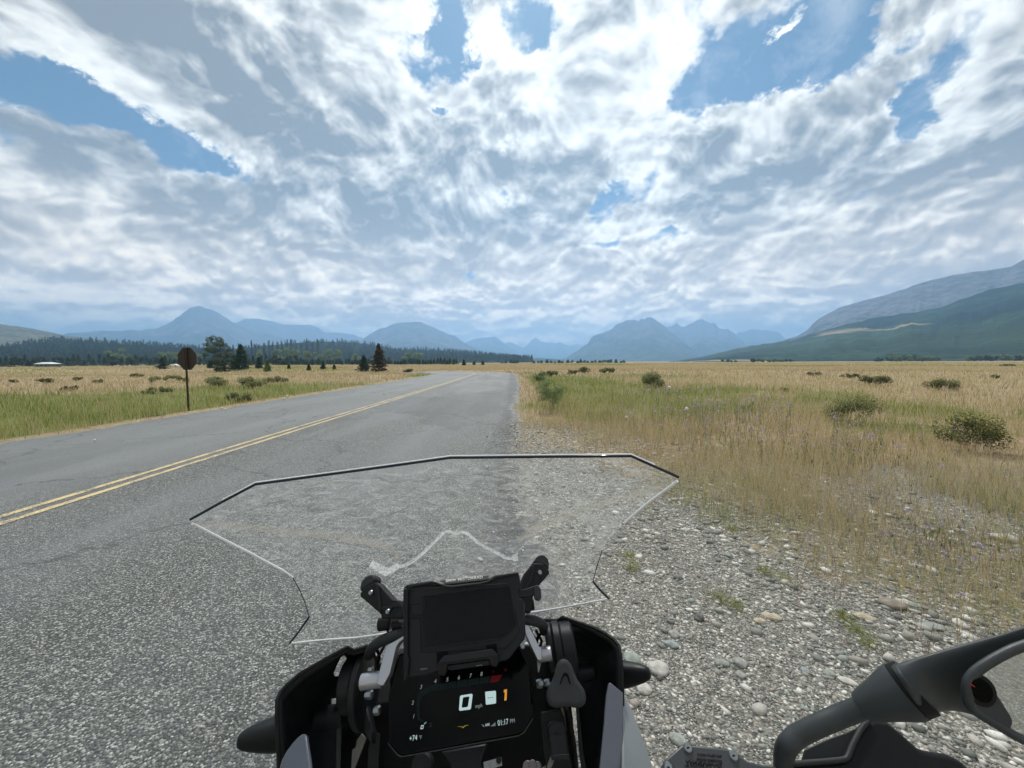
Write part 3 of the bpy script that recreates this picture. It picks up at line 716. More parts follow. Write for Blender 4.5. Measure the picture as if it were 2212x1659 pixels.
BRONZE = leaf_mat('bronze_needles', [(0, (.030, .028, .014)), (.4, (.07, .062, .03)), (.75, (.13, .11, .055)), (1, (.20, .165, .085))], .65, .15)
BARK = simple('bark', (.09, .065, .045), .9, bump=.6, bscale=30, var=.4)
DEADW = simple('grey_twigs', (.16, .13, .10), .9)

def bush(px, py, wpx, hpx, label, yellow=.0, group='shrubs scattered over the grassland', n=None, mt=None, tone=0.0, name='shrub', cat='shrub'):
    c = G(px, py); r = c.length if False else math.hypot(c.x, c.y); sx = wpx / FPX * c.y; sz = hpx / FPX * c.y
    z = float(ground_z(np.array([c.x]), np.array([c.y]))[0])
    root = empty(name, (c.x, c.y, z), label=label, cat=cat, group=group)
    rs = random.Random(int(px * 7 + py)); cents = []; rads = []
    for _ in range(15):
        a = rs.uniform(0, 6.28); q = rs.uniform(0, 1) ** .5 * .42 * sx
        rad = rs.uniform(.13, .27) * min(sx, sz * 1.6); zc = min(sz - rad * .6, rs.uniform(.35, .85) * sz * (1 - .35 * (q / (.5 * sx)) ** 2))
        cents.append((q * math.cos(a), q * math.sin(a) * .8, max(rad * .4, zc))); rads.append(rad)
    size = max(.03, c.y * .0026)
    n = n or int(min(6000, 260 + 2.2 * (wpx * hpx)))
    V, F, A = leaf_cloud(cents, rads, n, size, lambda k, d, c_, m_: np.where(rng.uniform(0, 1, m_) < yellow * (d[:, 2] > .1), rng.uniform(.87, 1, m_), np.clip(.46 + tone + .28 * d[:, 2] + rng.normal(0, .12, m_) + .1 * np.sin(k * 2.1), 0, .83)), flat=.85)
    V[:, 2] = np.maximum(V[:, 2], -.02)
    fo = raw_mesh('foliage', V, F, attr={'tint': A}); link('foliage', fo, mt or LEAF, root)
    fo_o = root.children[0] if root.children else None
    tv, tf = [], []
    bm = bmesh.new()
    for _ in range(9):
        a = rs.uniform(0, 6.28); q = rs.uniform(.2, .42) * sx; top = Vector((q * math.cos(a), q * .8 * math.sin(a), sz * rs.uniform(.5, .9)))
        p0 = Vector((rs.uniform(-.05, .05) * sx, rs.uniform(-.05, .05) * sx, -.02)); w = max(.004, c.y * .0005)
        vs = [bm.verts.new(p0 + Vector((w * dx, w * dy, 0))) for dx, dy in ((-1, -1), (1, -1), (0, 1))]; t_ = bm.verts.new(top)
        for k in range(3): bm.faces.new((vs[k], vs[(k + 1) % 3], t_))
    me = bpy.data.meshes.new('stem'); bm.to_mesh(me); bm.free(); link('stem', me, DEADW, root)
    return root
_link0 = link
def link(name, me, mats=None, parent=None, smooth=False, local=False, **kw):
    o = _link0(name, me, mats, parent, smooth, **kw)
    if parent is not None and parent.get('category') in ('shrub', 'tree', 'flower', 'hedge'):
        o.matrix_parent_inverse = Matrix.Identity(4)
    return o

SHRUBS = [  # px, py of the foot, width, height, label, yellow flowers
    (2097, 972, 112, 84, 'round dark green shrub dotted with yellow flowers, at the right in the dry grass', .20, None, -.06),
    (1835, 916, 122, 60, 'wide green shrub with pale yellow tips, left of the darker flowering one', .10, None, .06),
    (1190, 888, 62, 92, 'tall bright green bush beside the gravel verge', 0, 'B', .28),
    (1165, 828, 30, 30, 'small green bush on the verge where the road bends', 0, 'B', .2),
    (1405, 838, 52, 36, 'olive shrub in front of the large blue mountain', .02, None, .08),
    (2030, 842, 58, 26, 'low dark shrub with bare grey branches on its right side', 0, None, .0),
    (1895, 830, 76, 22, 'long flat shrub in the straw grass below the hay meadow', 0, None, -.02),
    (1835, 817, 44, 10, 'thin dark strip of shrub left of a longer flat one', 0, None, -.08),
    (1758, 812, 34, 10, 'little low shrub right of the middle of the far grass', 0, None, -.02),
    (1190, 812, 40, 14, 'dark low shrub near the bend, left of a pair of smaller ones', 0, None, -.05),
    (1236, 808, 22, 11, 'smaller dark shrub of a close pair near the bend', 0, None, -.08),
    (1262, 806, 24, 15, 'pointed green shrub beside a smaller dark one', 0, None, -.05),
    (1315, 808, 44, 14, 'spreading greyish shrub in the far right field', 0, None, .0),
    (1695, 846, 22, 10, 'small brown-green shrub standing in green grass', 0, None, -.1),
    (2150, 818, 18, 9, 'tiny reddish brown shrub near the right edge of the far field', 0, None, -.15),
    (2175, 792, 30, 6, 'low dark shrub on the far rim of the field at the right', 0, None, -.1),
    (99, 828, 36, 12, 'low dark shrub at the left in pinkish grass', 0, None, -.04),
    (168, 822, 18, 9, 'small dark shrub, right of the leftmost one', 0, None, -.06),
    (212, 826, 44, 8, 'long flat shrub in pinkish grass left of the sign', 0, None, -.04),
    (294, 814, 32, 9, 'flat green shrub above the pinkish grass left of the sign', 0, None, .0),
    (365, 826, 92, 16, 'long yellow-green shrub just left of the sign post', .05, None, .1),
    (350, 848, 88, 15, 'lower yellow-green shrub at the left foot of the sign', .05, None, .12),
    (472, 836, 38, 26, 'yellow-green shrub right of the sign post', .10, None, .14),
    (545, 838, 66, 26, 'wide yellow-green shrub between the sign and a small dark bush', .10, None, .12),
    (607, 826, 28, 16, 'small dark green bush alone in the middle of the left field', 0, None, -.02),
    (582, 826, 26, 12, 'dull green shrub touching the small dark bush', .0, None, .02),
    (465, 822, 30, 10, 'dark flat shrub under the leaning pine', 0, None, -.04),
    (25, 826, 22, 7, 'thin dark shrub at the far left margin', 0, None, -.06),
    (882, 804, 22, 9, 'dark little shrub near the tip of the left verge', 0, None, -.04),
    (510, 866, 60, 22, 'dull brown-green shrub in the tall grass right of the sign', .02, None, .03),
    (715, 806, 16, 7, 'small grey shrub left of the round young pine', 0, None, -.03),
    (150, 844, 40, 12, 'brown withered shrub in the left field', 0, 'D', .0),
]
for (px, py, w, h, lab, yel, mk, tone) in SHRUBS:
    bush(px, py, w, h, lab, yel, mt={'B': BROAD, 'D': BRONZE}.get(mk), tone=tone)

# white seed heads and daisies by the verge
def dandelion(px, py, rpx, label, hgt=.34):
    c = G(px, py + hgt * FPX / G(px, py + 20).y); z = float(ground_z(np.array([c.x]), np.array([c.y]))[0])
    root = empty('seed_head', (c.x, c.y, z), label=label, cat='flower', group='white seed heads along the verges')
    r = rpx / FPX * c.y; bm = bmesh.new(); bmesh.ops.create_icosphere(bm, subdivisions=2, radius=r)
    for v in bm.verts: v.co = v.co * (1 + .12 * mnoise.noise(v.co * 90)) + Vector((0, 0, hgt))
    me = bpy.data.meshes.new('head'); bm.to_mesh(me); bm.free(); link('head', me, WHITEF, root)
    bm = bmesh.new(); bmesh.ops.create_cone(bm, cap_ends=True, segments=6, radius1=max(.002, c.y * .0003), radius2=max(.002, c.y * .0003), depth=hgt, matrix=Matrix.Translation((0, 0, hgt / 2)))
    me = bpy.data.meshes.new('stem'); bm.to_mesh(me); bm.free(); link('stem', me, LEAFG, root)
WHITEF = simple('white_down', (.70, .68, .62), .9); LEAFG = simple('green_stem', (.12, .15, .05), .8)
for px, py, r_, lab in ((1483, 880, 4.2, 'white seed head above the drift of lilac flowers'), (1446, 835, 3.6, 'white seed head in the tall green grass at the right'), (1353, 894, 3.0, 'white seed head nearest the gravel, left of the lilac drift'),
                        (621, 853, 2.4, 'white seed head in the left field, upper of two'), (613, 858, 2.0, 'white seed head in the left field, lower of two'),
                        (479, 878, 2.2, 'white flower by the left road edge, right of the sign'), (488, 881, 2.0, 'white flower touching the asphalt, right of the sign'), (205, 946, 2.6, 'white flower on the verge at the lower left'), (830, 848, 1.8, 'white flower on the verge halfway to the bend')):
    dandelion(px, py, r_, lab, .30 if px > 900 else .12)

# ---- trees
def conifer_mesh(h, w, seed, n_tier=26, ragged=.3, n_leaf=1500, size=.14, lean=0.0, bare=.06):
    "spruce-like crown: drooping boughs built from many small needle sprays"
    r_ = np.random.default_rng(seed); V, F, A = [], [], []; o_ = 0
    nb_ = n_leaf
    t = r_.uniform(0, 1, nb_) ** .75; z = h * (bare + (1 - bare) * t)
    tier = np.floor(t * n_tier); ph = tier * 2.4
    prof = (1 - t) ** .85 * (w / 2) * (1 + ragged * np.sin(tier * 1.7 + seed)) * (1 - .55 * (1 - t) ** 7)
    a = r_.uniform(0, 2 * np.pi, nb_); lob = 1 + ragged * .9 * np.sin(a * 3 + ph) * np.sin(a * 2 + ph * .7 + seed)
    q = r_.uniform(.12, 1, nb_) ** .55; rad = prof * lob * q
    x = rad * np.cos(a) + lean * z; y = rad * np.sin(a); zz_ = z - .28 * rad + r_.normal(0, .012 * h, nb_)
    d = np.stack([np.cos(a), np.sin(a), r_.normal(-.25, .25, nb_)], 1); d /= np.linalg.norm(d, axis=1)[:, None]
    u = d * 1.0 + r_.normal(0, .45, (nb_, 3)); u /= np.linalg.norm(u, axis=1)[:, None]
    v = np.cross(u, r_.normal(0, 1, (nb_, 3))); v /= np.linalg.norm(v, axis=1)[:, None]
    s_ = size * r_.uniform(.6, 1.5, nb_)[:, None]
    c = np.stack([x, y, zz_], 1)
    V = np.stack([c - u * s_ * .5, c + v * s_ * .24, c + u * s_ * .6, c - v * s_ * .24], 1).reshape(-1, 3)
    V[:, 2] = np.maximum(V[:, 2], .02)
    F = np.arange(4 * nb_).reshape(nb_, 4)
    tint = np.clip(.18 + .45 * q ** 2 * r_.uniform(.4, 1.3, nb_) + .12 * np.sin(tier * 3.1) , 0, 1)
    return V, F, np.repeat(tint, 4)
def trunk_mesh(h, r0, lean=0.0, limbs=(), seg=8):
    V, F = [], []; ns = 8
    for i in range(ns + 1):
        t = i / ns; rr_ = r0 * (1 - .9 * t) + r0 * .3 * max(0, 1 - t * 8)
        for k in range(seg):
            a = 2 * math.pi * k / seg; V.append((rr_ * math.cos(a) + lean * h * t, rr_ * math.sin(a), h * t - .05))
    for i in range(ns):
        for k in range(seg): F.append((i * seg + k, i * seg + (k + 1) % seg, (i + 1) * seg + (k + 1) % seg, (i + 1) * seg + k))
    for (a, b_, w) in limbs:
        a, b_ = Vector(a), Vector(b_); t_ = (b_ - a).normalized(); u = t_.orthogonal().normalized(); s_ = t_.cross(u); o_ = len(V)
        for p, q in ((a, w), (b_, w * .35)):
            for k in range(5): an = 2 * math.pi * k / 5; V.append(p + (u * math.cos(an) + s_ * math.sin(an)) * q)
        for k in range(5): F.append((o_ + k, o_ + (k + 1) % 5, o_ + 5 + (k + 1) % 5, o_ + 5 + k))
    me = bpy.data.meshes.new('trunk'); me.from_pydata([tuple(v) for v in V], [], F); me.update(); return me
def tree_root(name, px, py, label, group=None, cat='tree', dist=None):
    c = G(px, py) if dist is None else CO + ray(px, py) * dist
    z = float(ground_z(np.array([c.x]), np.array([c.y]))[0])
    return empty(name, (c.x, c.y, z if dist is None else 0), label=label, cat=cat, group=group), c
def conifer(px, py, wpx, hpx, label, seed, mt=None, n=1500, ragged=.3, name='spruce_tree', group=None, dist=None):
    root, c = tree_root(name, px, py, label, group, dist=dist)
    s_ = c.y / FPX; h, w = hpx * s_, wpx * s_
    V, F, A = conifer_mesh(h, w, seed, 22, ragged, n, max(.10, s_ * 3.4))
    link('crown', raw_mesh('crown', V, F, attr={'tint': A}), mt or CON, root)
    link('trunk', trunk_mesh(h * .9, h * .022), BARK, root, smooth=True)
    return root
# the wind-leaned pine: layered tufts swept to the left at the top, dense foot
def leaning_pine():
    root, c = tree_root('pine_tree', 487, 797, 'tall leaning pine with ragged crown swept to the left, behind the sign'); s_ = c.y / FPX
    L = lambda x, y: ((x - 487) * s_, (797 - y) * s_)
    puffs = [(447, 727, 9), (460, 724, 8), (472, 727, 8), (441, 738, 6), (452, 738, 11), (466, 737, 12), (480, 738, 9), (446, 749, 7), (458, 750, 11), (472, 750, 14), (487, 748, 12), (450, 760, 7), (462, 763, 10), (476, 763, 14), (489, 762, 12),
             (458, 773, 8), (470, 775, 12), (484, 776, 14), (494, 772, 8), (470, 786, 9), (482, 787, 14), (493, 785, 9), (476, 793, 9), (490, 793, 9), (478, 731, 6), (487, 738, 6), (494, 750, 6)]
    cents, rads = [], []
    for (x, y, r) in puffs:
        X, Z = L(x, y); cents.append((X, random.Random(int(x * y)).uniform(-1, 1) * r * s_ * 1.2, Z)); rads.append(r * s_ * .90)
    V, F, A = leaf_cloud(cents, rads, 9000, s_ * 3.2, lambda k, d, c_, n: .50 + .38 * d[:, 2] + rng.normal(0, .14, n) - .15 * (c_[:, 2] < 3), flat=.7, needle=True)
    link('crown', raw_mesh('crown', V, F, attr={'tint': A}), CON, root)
    T0 = L(487, 797); limbs = []
    for (x0, y0, x1, y1) in ((484, 780, 458, 765), (482, 770, 446, 749), (479, 755, 442, 740), (476, 745, 448, 729), (474, 740, 462, 724), (482, 765, 496, 750), (478, 750, 488, 740)):
        a, b_ = L(x0, y0), L(x1, y1); limbs.append(((a[0], 0, a[1]), (b_[0], 0, b_[1]), .09))
    h = L(472, 726)[1]; link('trunk', trunk_mesh(h, .22, lean=L(472, 726)[0] / h, limbs=limbs), BARK, root, smooth=True)
leaning_pine()
conifer(522, 796, 40, 55, 'dark pointed spruce just right of the leaning pine', 11, n=4200, ragged=.35)
conifer(819, 796, 40, 59, 'tall bronze-brown spruce alone beside the road bend', 12, mt=BRONZE, n=4200, ragged=.42)
conifer(786, 796, 28, 34, 'round young green pine left of the bronze-brown spruce', 13, n=2400, ragged=.5, name='pine_tree')
conifer(578, 797, 18, 26, 'small bright green spruce in front of the pale poplars', 14, n=1100, mt=BROAD)
conifer(351, 796, 22, 25, 'young pine left of the sign, in front of the far wood', 15, n=1100, ragged=.5, name='pine_tree')
conifer(455, 795, 14, 18, 'short spruce left of the leaning pine foot', 16, n=800)
conifer(506, 796, 22, 30, 'half hidden spruce between the leaning pine and the dark spruce', 17, n=1400)
conifer(624, 795, 7, 9, 'tiny spruce standing in the grass right of the small bright one', 18, n=350)
conifer(667, 796, 10, 14, 'little spruce, left of the row of young spruces', 19, n=500)
conifer(560, 795, 18, 24, 'green spruce right of the dark pointed one', 21, n=900, mt=CON)
conifer(698, 795, 12, 16, 'little spruce in front of the middle of the wooded hill', 22, n=500)
conifer(722, 795, 8, 10, 'tiny spruce near the young pine', 23, n=350)
conifer(1002, 790, 9, 13, 'narrow spruce beyond the bend, leftmost of three', 24, n=500)
conifer(1024, 789, 7, 8, 'small spruce beyond the bend, middle of three', 25, n=300)
conifer(1043, 789, 8, 8, 'round small spruce beyond the bend, rightmost of three', 26, n=300)
conifer(1896, 783.6, 9, 8, 'lone small dark tree before the river on the right', 27, n=300, dist=600)

# a wood: crowns merged where nobody could count them, single trees kept where they stand out
def wood(name, prof, dist0, depth, A0, A1, n, hrange, seed, mt, kind_mix=.0, flat_n=3000):
    r_ = np.random.default_rng(seed); parts = []
    protos = [conifer_mesh(1.0, .50, 100 + k, 12, .45, 170, .095, bare=.02) for k in range(5)]
    A, tv = prof
    for i in range(n):
        a = r_.uniform(A0, A1); s_ = r_.uniform(0, 1); d = dist0 * (1 - depth) + dist0 * depth * s_
        crest = np.interp(a, A, tv) * dist0 + CAMH
        z = max(0, crest * s_ ** 1.2 * .93) if s_ < 1 else 0
        h = r_.uniform(*hrange); V, F, T_ = protos[i % 5]; ang = r_.uniform(0, 6.28); ca, sa = math.cos(ang), math.sin(ang)
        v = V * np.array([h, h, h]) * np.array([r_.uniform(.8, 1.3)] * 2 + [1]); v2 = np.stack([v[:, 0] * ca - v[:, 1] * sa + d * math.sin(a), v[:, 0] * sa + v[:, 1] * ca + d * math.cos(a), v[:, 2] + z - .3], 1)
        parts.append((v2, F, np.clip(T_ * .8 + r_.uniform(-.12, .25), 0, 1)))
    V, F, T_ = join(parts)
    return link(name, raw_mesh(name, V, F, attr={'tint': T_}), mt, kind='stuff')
wood('forest', profA, 1500, .38, azel(-260, 770)[0], azel(610, 770)[0], 2300, (13, 21), 3, CON)
wood('forest', profB, 1600, .38, azel(440, 770)[0], azel(1150, 770)[0], 2400, (12, 22), 4, CON)

def far_tree(px, hpx, dist, wpx, seed, label, group, mt, kind='con'):
    c = CO + ray(px, 782) * dist; root = empty('spruce_tree' if kind == 'con' else 'poplar_tree', (c.x, c.y, -.1), label=label, cat='tree', group=group)
    s_ = dist / FPX; h, w = hpx * s_, wpx * s_
    if kind == 'pine': root.name = 'pine_tree'; root['label'] = root['label'].replace('spruce', 'rounded pine')
    if kind == 'con':
        V, F, A = conifer_mesh(h, w, seed, 14, .35, 420, s_ * 2.6, bare=.02)
    else:
        rs = random.Random(seed); cents = [(rs.uniform(-.3, .3) * w, rs.uniform(-.3, .3) * w, h * rs.uniform(.25, .82)) for _ in range(8)]
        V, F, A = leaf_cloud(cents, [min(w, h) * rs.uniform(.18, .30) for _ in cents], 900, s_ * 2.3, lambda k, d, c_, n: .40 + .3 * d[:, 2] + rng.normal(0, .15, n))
        V[:, 2] = np.maximum(V[:, 2], .1)
    link('crown', raw_mesh('crown', V, F, attr={'tint': A}), mt, root)
    link('trunk', trunk_mesh(h * .7, h * .025, seg=6), BARK, root)
rs = random.Random(5)
def size_word(h, a, b): return 'short' if h < a else 'tall' if h > b else 'medium-sized'
# front row of the wood on the left, tree by tree
x = -30
i = 0
while x < 640:
    hp = rs.uniform(13, 27) * (1.0 if x < 400 else .95)
    far_tree(x, hp, rs.uniform(230, 330), rs.uniform(11, 18), 300 + i, size_word(hp, 18, 23) + ' dark spruce at the front of the left wood, ' + ('left of the white-roofed building' if x < 86 else 'between white-roofed building and sign' if x < 390 else 'right of the sign'), 'spruces along the front of the left wood', CON, 'con' if rs.random() < .55 else 'pine')
    x += rs.uniform(6, 13); i += 1
x = 590
while x < 985:
    hp = rs.uniform(8, 16); far_tree(x, hp, rs.uniform(260, 380), rs.uniform(8, 13), 400 + i, size_word(hp, 10.5, 13.5) + ' young spruce at the wooded hill foot, ' + ('left of the round young pine' if x < 770 else 'between the young pine and the bend' if x < 860 else 'beyond the bend'), 'young spruces at the foot of the wooded hill', CON)
    x += rs.uniform(4.5, 9); i += 1
for k, (px, hp, wp) in enumerate(((240, 36, 18), (262, 40, 24), (276, 37, 18), (352, 32, 20), (372, 33, 22), (385, 30, 14), (430, 26, 20), (598, 36, 22), (620, 38, 26), (640, 40, 26), (662, 36, 22), (690, 30, 22), (710, 37, 26), (730, 34, 22), (560, 34, 20), (770, 24, 22), (880, 30, 20), (905, 24, 22))):
    far_tree(px, hp, 360 + 9 * k, wp, 500 + k, 'pale green poplar at the edge of the wood, ' + ('left of the sign' if px < 390 else 'between the sign and the leaning pine' if px < 470 else 'right of the dark pointed spruce'), 'pale green poplars at the edge of the wood', BROAD, 'broad')
# trees on the near crest that stand out against the mountain
crx = [505, 517, 528, 545, 553, 560, 572, 583, 590, 600, 611, 622, 630, 641, 652, 664, 676, 688]
for k, px in enumerate(crx):
    far_tree(px, rs.uniform(38, 53), 700 + 12 * k, rs.uniform(7, 11), 600 + k, 'tall narrow grey-green spruce on the shoulder of the wooded hill', 'tall spruces on the shoulder of the wooded hill', CON)
# low line of trees beyond the plain
x = 1085; i = 0
while x < 1355:
    if not (1120 < x < 1150):
        b_ = rs.random() < .35
        far_tree(x, rs.uniform(3, 8), rs.uniform(420, 600), rs.uniform(5, 10), 700 + i, ('rounded' if b_ else 'pointed') + ' little dark tree low on the horizon, ' + ('left of the large blue mountain' if x < 1221 else 'below the large blue mountain'), 'low trees on the horizon in the middle', BROAD if b_ else CON, 'broad' if b_ else 'con')
    x += rs.uniform(5, 12); i += 1
for (x0, x1, hh) in ((1560, 1590, 6), (1628, 1712, 9), (1895, 1905, 8), (1925, 2026, 16), (2090, 2230, 15)):
    x = x0
    while x < x1:
        far_tree(x, hh * rs.uniform(.6, 1.05), rs.uniform(430, 560), hh * rs.uniform(.9, 1.5), 800 + i, 'dark rounded tree on the right horizon, ' + {1560: 'in the small leftmost clump', 1628: 'in the clump below the hay meadow', 1895: 'alone', 1925: 'in the wide clump before the river', 2090: 'in the clump at the right edge'}[x0], 'dark tree clumps on the right horizon', CON if rs.random() < .5 else BROAD, 'broad')
        x += rs.uniform(7, 12); i += 1
# ------------------------------------------------------------------ motorcycle (the rider's view over its dash)
LEAN = Matrix.Rotation(R(-8.0), 3, 'Y')
BX, BY, BZ = (LEAN @ Vector(v) for v in ((1, 0, 0), (0, 1, 0), (0, 0, 1)))
def nb(x, y, z): return (BX * x + BY * y + BZ * z).normalized()
def reg(x0, y0, s): return lambda x, y: ((x0 + x / s) * W0 / 4032, (y0 + y / s) * W0 / 4032)
cA = reg(900, 2100, 2212 / 1800); cB = reg(1300, 2100, 2.212); cC = reg(1300, 2500, 2.212)
cD = reg(700, 1700, 2212 / 2100); cE = reg(2500, 2400, 2212 / 1532); cF = reg(1800, 2200, 1812 / 900); cG = reg(900, 2350, 1723 / 700)
class Pl:
    "a plane in the place: through measured point (px, py) at depth d, with world normal n"
    def __init__(s, p, d, n): s.o = P(p[0], p[1], d); s.n = n.normalized()
    def at(s, p, lift=0.0):
        r = ray(*p); t = (s.o + s.n * lift - CO).dot(s.n) / r.dot(s.n)
        return CO + r * t
def finish(me, sharp=35):
    bm = bmesh.new(); bm.from_mesh(me)
    bmesh.ops.recalc_face_normals(bm, faces=bm.faces)
    bm.to_mesh(me); bm.free()
def bevel(o, w, seg=2):
    md = o.modifiers.new('bevel', 'BEVEL'); md.width = w; md.segments = seg; md.limit_method = 'ANGLE'; md.angle_limit = R(32)
    md.harden_normals = False
    return o
def smooth_angle(o, a=40):
    me = o.data; me.polygons.foreach_set('use_smooth', [True] * len(me.polygons))
    bm = bmesh.new(); bm.from_mesh(me)
    for e in bm.edges:
        if len(e.link_faces) == 2 and e.calc_face_angle(0) > R(a): e.smooth = False
    bm.to_mesh(me); bm.free()
    return o
def prism(name, top, off, material, parent, bw=0.0, seg=2, smooth=True, holes=None):
    "closed solid between a loop of points and the same loop moved by off"
    bm = bmesh.new()
    a = [bm.verts.new(p) for p in top]; b_ = [bm.verts.new(p + off) for p in top]
    bm.faces.new(a); bm.faces.new(b_[::-1])
    n = len(a)
    for i in range(n): bm.faces.new((a[i], b_[i], b_[(i + 1) % n], a[(i + 1) % n]))
    bmesh.ops.recalc_face_normals(bm, faces=bm.faces)
    me = bpy.data.meshes.new(name); bm.to_mesh(me); bm.free()
    o = link(name, me, material, parent)
    if bw: bevel(o, bw, seg)
    if smooth: smooth_angle(o, 30)
    return o
def plate(name, pts, pl, th, material, parent, bw=.0015, lift=0.0, seg=2):
    top = [pl.at(p, lift) for p in pts]
    return prism(name, top, -pl.n * th, material, parent, bw, seg)
def tube(name, path, rad, material, parent, seg=20, caps=True, squash=None):
    path = [Vector(p) for p in path]; n = len(path)
    rad = rad if isinstance(rad, (list, tuple)) else [rad] * n
    V, F = [], []; up = None
    for i, p in enumerate(path):
        t = (path[min(n - 1, i + 1)] - path[max(0, i - 1)]).normalized()
        if up is None: up = t.orthogonal().normalized()
        up = (up - t * up.dot(t)).normalized(); side = t.cross(up)
        for k in range(seg):
            a = 2 * math.pi * k / seg; V.append(p + (up * math.cos(a) + side * math.sin(a)) * rad[i])
    for i in range(n - 1):
        for k in range(seg): F.append((i * seg + k, i * seg + (k + 1) % seg, (i + 1) * seg + (k + 1) % seg, (i + 1) * seg + k))
    if caps: F.append(tuple(range(seg))[::-1]); F.append(tuple(range((n - 1) * seg, n * seg)))
    me = bpy.data.meshes.new(name); me.from_pydata(V, [], F); me.update(); finish(me)
    o = link(name, me, material, parent); smooth_angle(o, 45)
    return o
def curve(pts, n=8):
    "Catmull-Rom through points"
    pts = [Vector(p) for p in pts]; out = []
    for i in range(len(pts) - 1):
        p0 = pts[max(0, i - 1)]; p1 = pts[i]; p2 = pts[i + 1]; p3 = pts[min(len(pts) - 1, i + 2)]
        for k in range(n):
            t = k / n
            out.append(.5 * ((2 * p1) + (p2 - p0) * t + (2 * p0 - 5 * p1 + 4 * p2 - p3) * t * t + (3 * p1 - p0 - 3 * p2 + p3) * t ** 3))
    out.append(pts[-1]); return out
def cyl(name, c, axis, r, l, material, parent, prof=None, seg=40, bw=.001):
    "turned part: axis centred on c; prof = [(along 0..1, radius factor)]"
    axis = axis.normalized(); prof = prof or [(0, 1), (1, 1)]
    pts = [c + axis * l * (a - .5) for a, _ in prof]
    up = axis.orthogonal().normalized(); sd = axis.cross(up); V = []; F = []
    for (a, f), p in zip(prof, pts):
        for k in range(seg):
            q = 2 * math.pi * k / seg; V.append(p + (up * math.cos(q) + sd * math.sin(q)) * r * f)
    for i in range(len(prof) - 1):
        for k in range(seg): F.append((i * seg + k, i * seg + (k + 1) % seg, (i + 1) * seg + (k + 1) % seg, (i + 1) * seg + k))
    F.append(tuple(range(seg))[::-1]); F.append(tuple(range((len(prof) - 1) * seg, len(prof) * seg)))
    me = bpy.data.meshes.new(name); me.from_pydata(V, [], F); me.update(); finish(me)
    o = link(name, me, material, parent)
    if bw: bevel(o, bw, 2)
    smooth_angle(o, 30); return o
def lettering(name, s, p, h, pl, material, parent, rot=0.0, lift=.0006, shear=0.0, align='CENTER', ext=.0002, squeeze=1.0, bold=0.0):
    "raised letters on a plane: centre p and letter height h in measured pixels"
    cu = bpy.data.curves.new(name, 'FONT'); cu.body = s; cu.align_x = align; cu.align_y = 'CENTER'; cu.size = 1.0; cu.shear = shear; cu.extrude = 0; cu.offset = bold; cu.resolution_u = 3
    to = bpy.data.objects.new(name, cu); C.objects.link(to)
    dg = bpy.context.evaluated_depsgraph_get(); dg.update()
    me = bpy.data.meshes.new_from_object(to.evaluated_get(dg)); bpy.data.objects.remove(to); bpy.data.curves.remove(cu)
    o0 = pl.at(p, lift); rx = pl.at((p[0] + math.cos(R(rot)) * 10, p[1] + math.sin(R(rot)) * 10), lift) - o0; rx.normalize()
    uy = pl.n.cross(rx).normalized()
    if (pl.at((p[0], p[1] - 10), lift) - o0).dot(uy) < 0: uy = -uy
    sz = (pl.at((p[0], p[1] - h), lift) - o0).length / .70
    for v in me.vertices: v.co = o0 + rx * v.co.x * sz * squeeze + uy * v.co.y * sz
    me.name = name
    o = link(name, me, material, parent)
    md = o.modifiers.new('depth', 'SOLIDIFY'); md.thickness = ext; md.offset = 1
    return o
def coons(name, top, bot, lef, rig, dfun, nu, nv, material, parent, th=0.0, flip=False):
    "sheet filling four measured border curves (pixel lists), depth from dfun(px, py, u, v)"
    def par(pts):
        L = [0]
        for a, b in zip(pts[:-1], pts[1:]): L.append(L[-1] + math.hypot(b[0] - a[0], b[1] - a[1]))
        L = np.array(L) / L[-1]; xs = [q[0] for q in pts]; ys = [q[1] for q in pts]
        return lambda t: np.array([np.interp(t, L, xs), np.interp(t, L, ys)])
    Tq, B, Lf, Rg = par(top), par(bot), par(lef), par(rig)
    V = []; F = []
    for j in range(nv + 1):
        v = j / nv
        for i in range(nu + 1):
            u = i / nu
            q = (1 - v) * Tq(u) + v * B(u) + (1 - u) * Lf(v) + u * Rg(v) - ((1 - u) * (1 - v) * Tq(0) + u * (1 - v) * Tq(1) + (1 - u) * v * B(0) + u * v * B(1))
            V.append(P(q[0], q[1], dfun(q[0], q[1], u, v)))
    for j in range(nv):
        for i in range(nu):
            a = j * (nu + 1) + i; F.append((a, a + nu + 1, a + nu + 2, a + 1))
    me = bpy.data.meshes.new(name); me.from_pydata(V, [], F); me.update()
    o = link(name, me, material, parent, smooth=True)
    if th:
        md = o.modifiers.new('thickness', 'SOLIDIFY'); md.thickness = th; md.offset = -1 if not flip else 1
    return o
def apply_mods(o):
    dg = bpy.context.evaluated_depsgraph_get(); dg.update()
    me = bpy.data.meshes.new_from_object(o.evaluated_get(dg)); o.modifiers.clear(); old = o.data; me.name = old.name; o.data = me
    return o
def cut(o, pts, d0, d1):
    a = [P(x, y, d0) for x, y in pts]; b_ = [P(x, y, d1) for x, y in pts]; bm = bmesh.new()
    va = [bm.verts.new(p) for p in a]; vb = [bm.verts.new(p) for p in b_]; n = len(va)
    bm.faces.new(va); bm.faces.new(vb[::-1])
    for i in range(n): bm.faces.new((va[i], vb[i], vb[(i + 1) % n], va[(i + 1) % n]))
    bmesh.ops.recalc_face_normals(bm, faces=bm.faces)
    me = bpy.data.meshes.new('cut'); bm.to_mesh(me); bm.free(); co_ = bpy.data.objects.new('cut', me); C.objects.link(co_)
    md = o.modifiers.new('cut', 'BOOLEAN'); md.object = co_; md.operation = 'DIFFERENCE'; md.solver = 'EXACT'
    apply_mods(o); bpy.data.objects.remove(co_); bpy.data.meshes.remove(me)
    return o

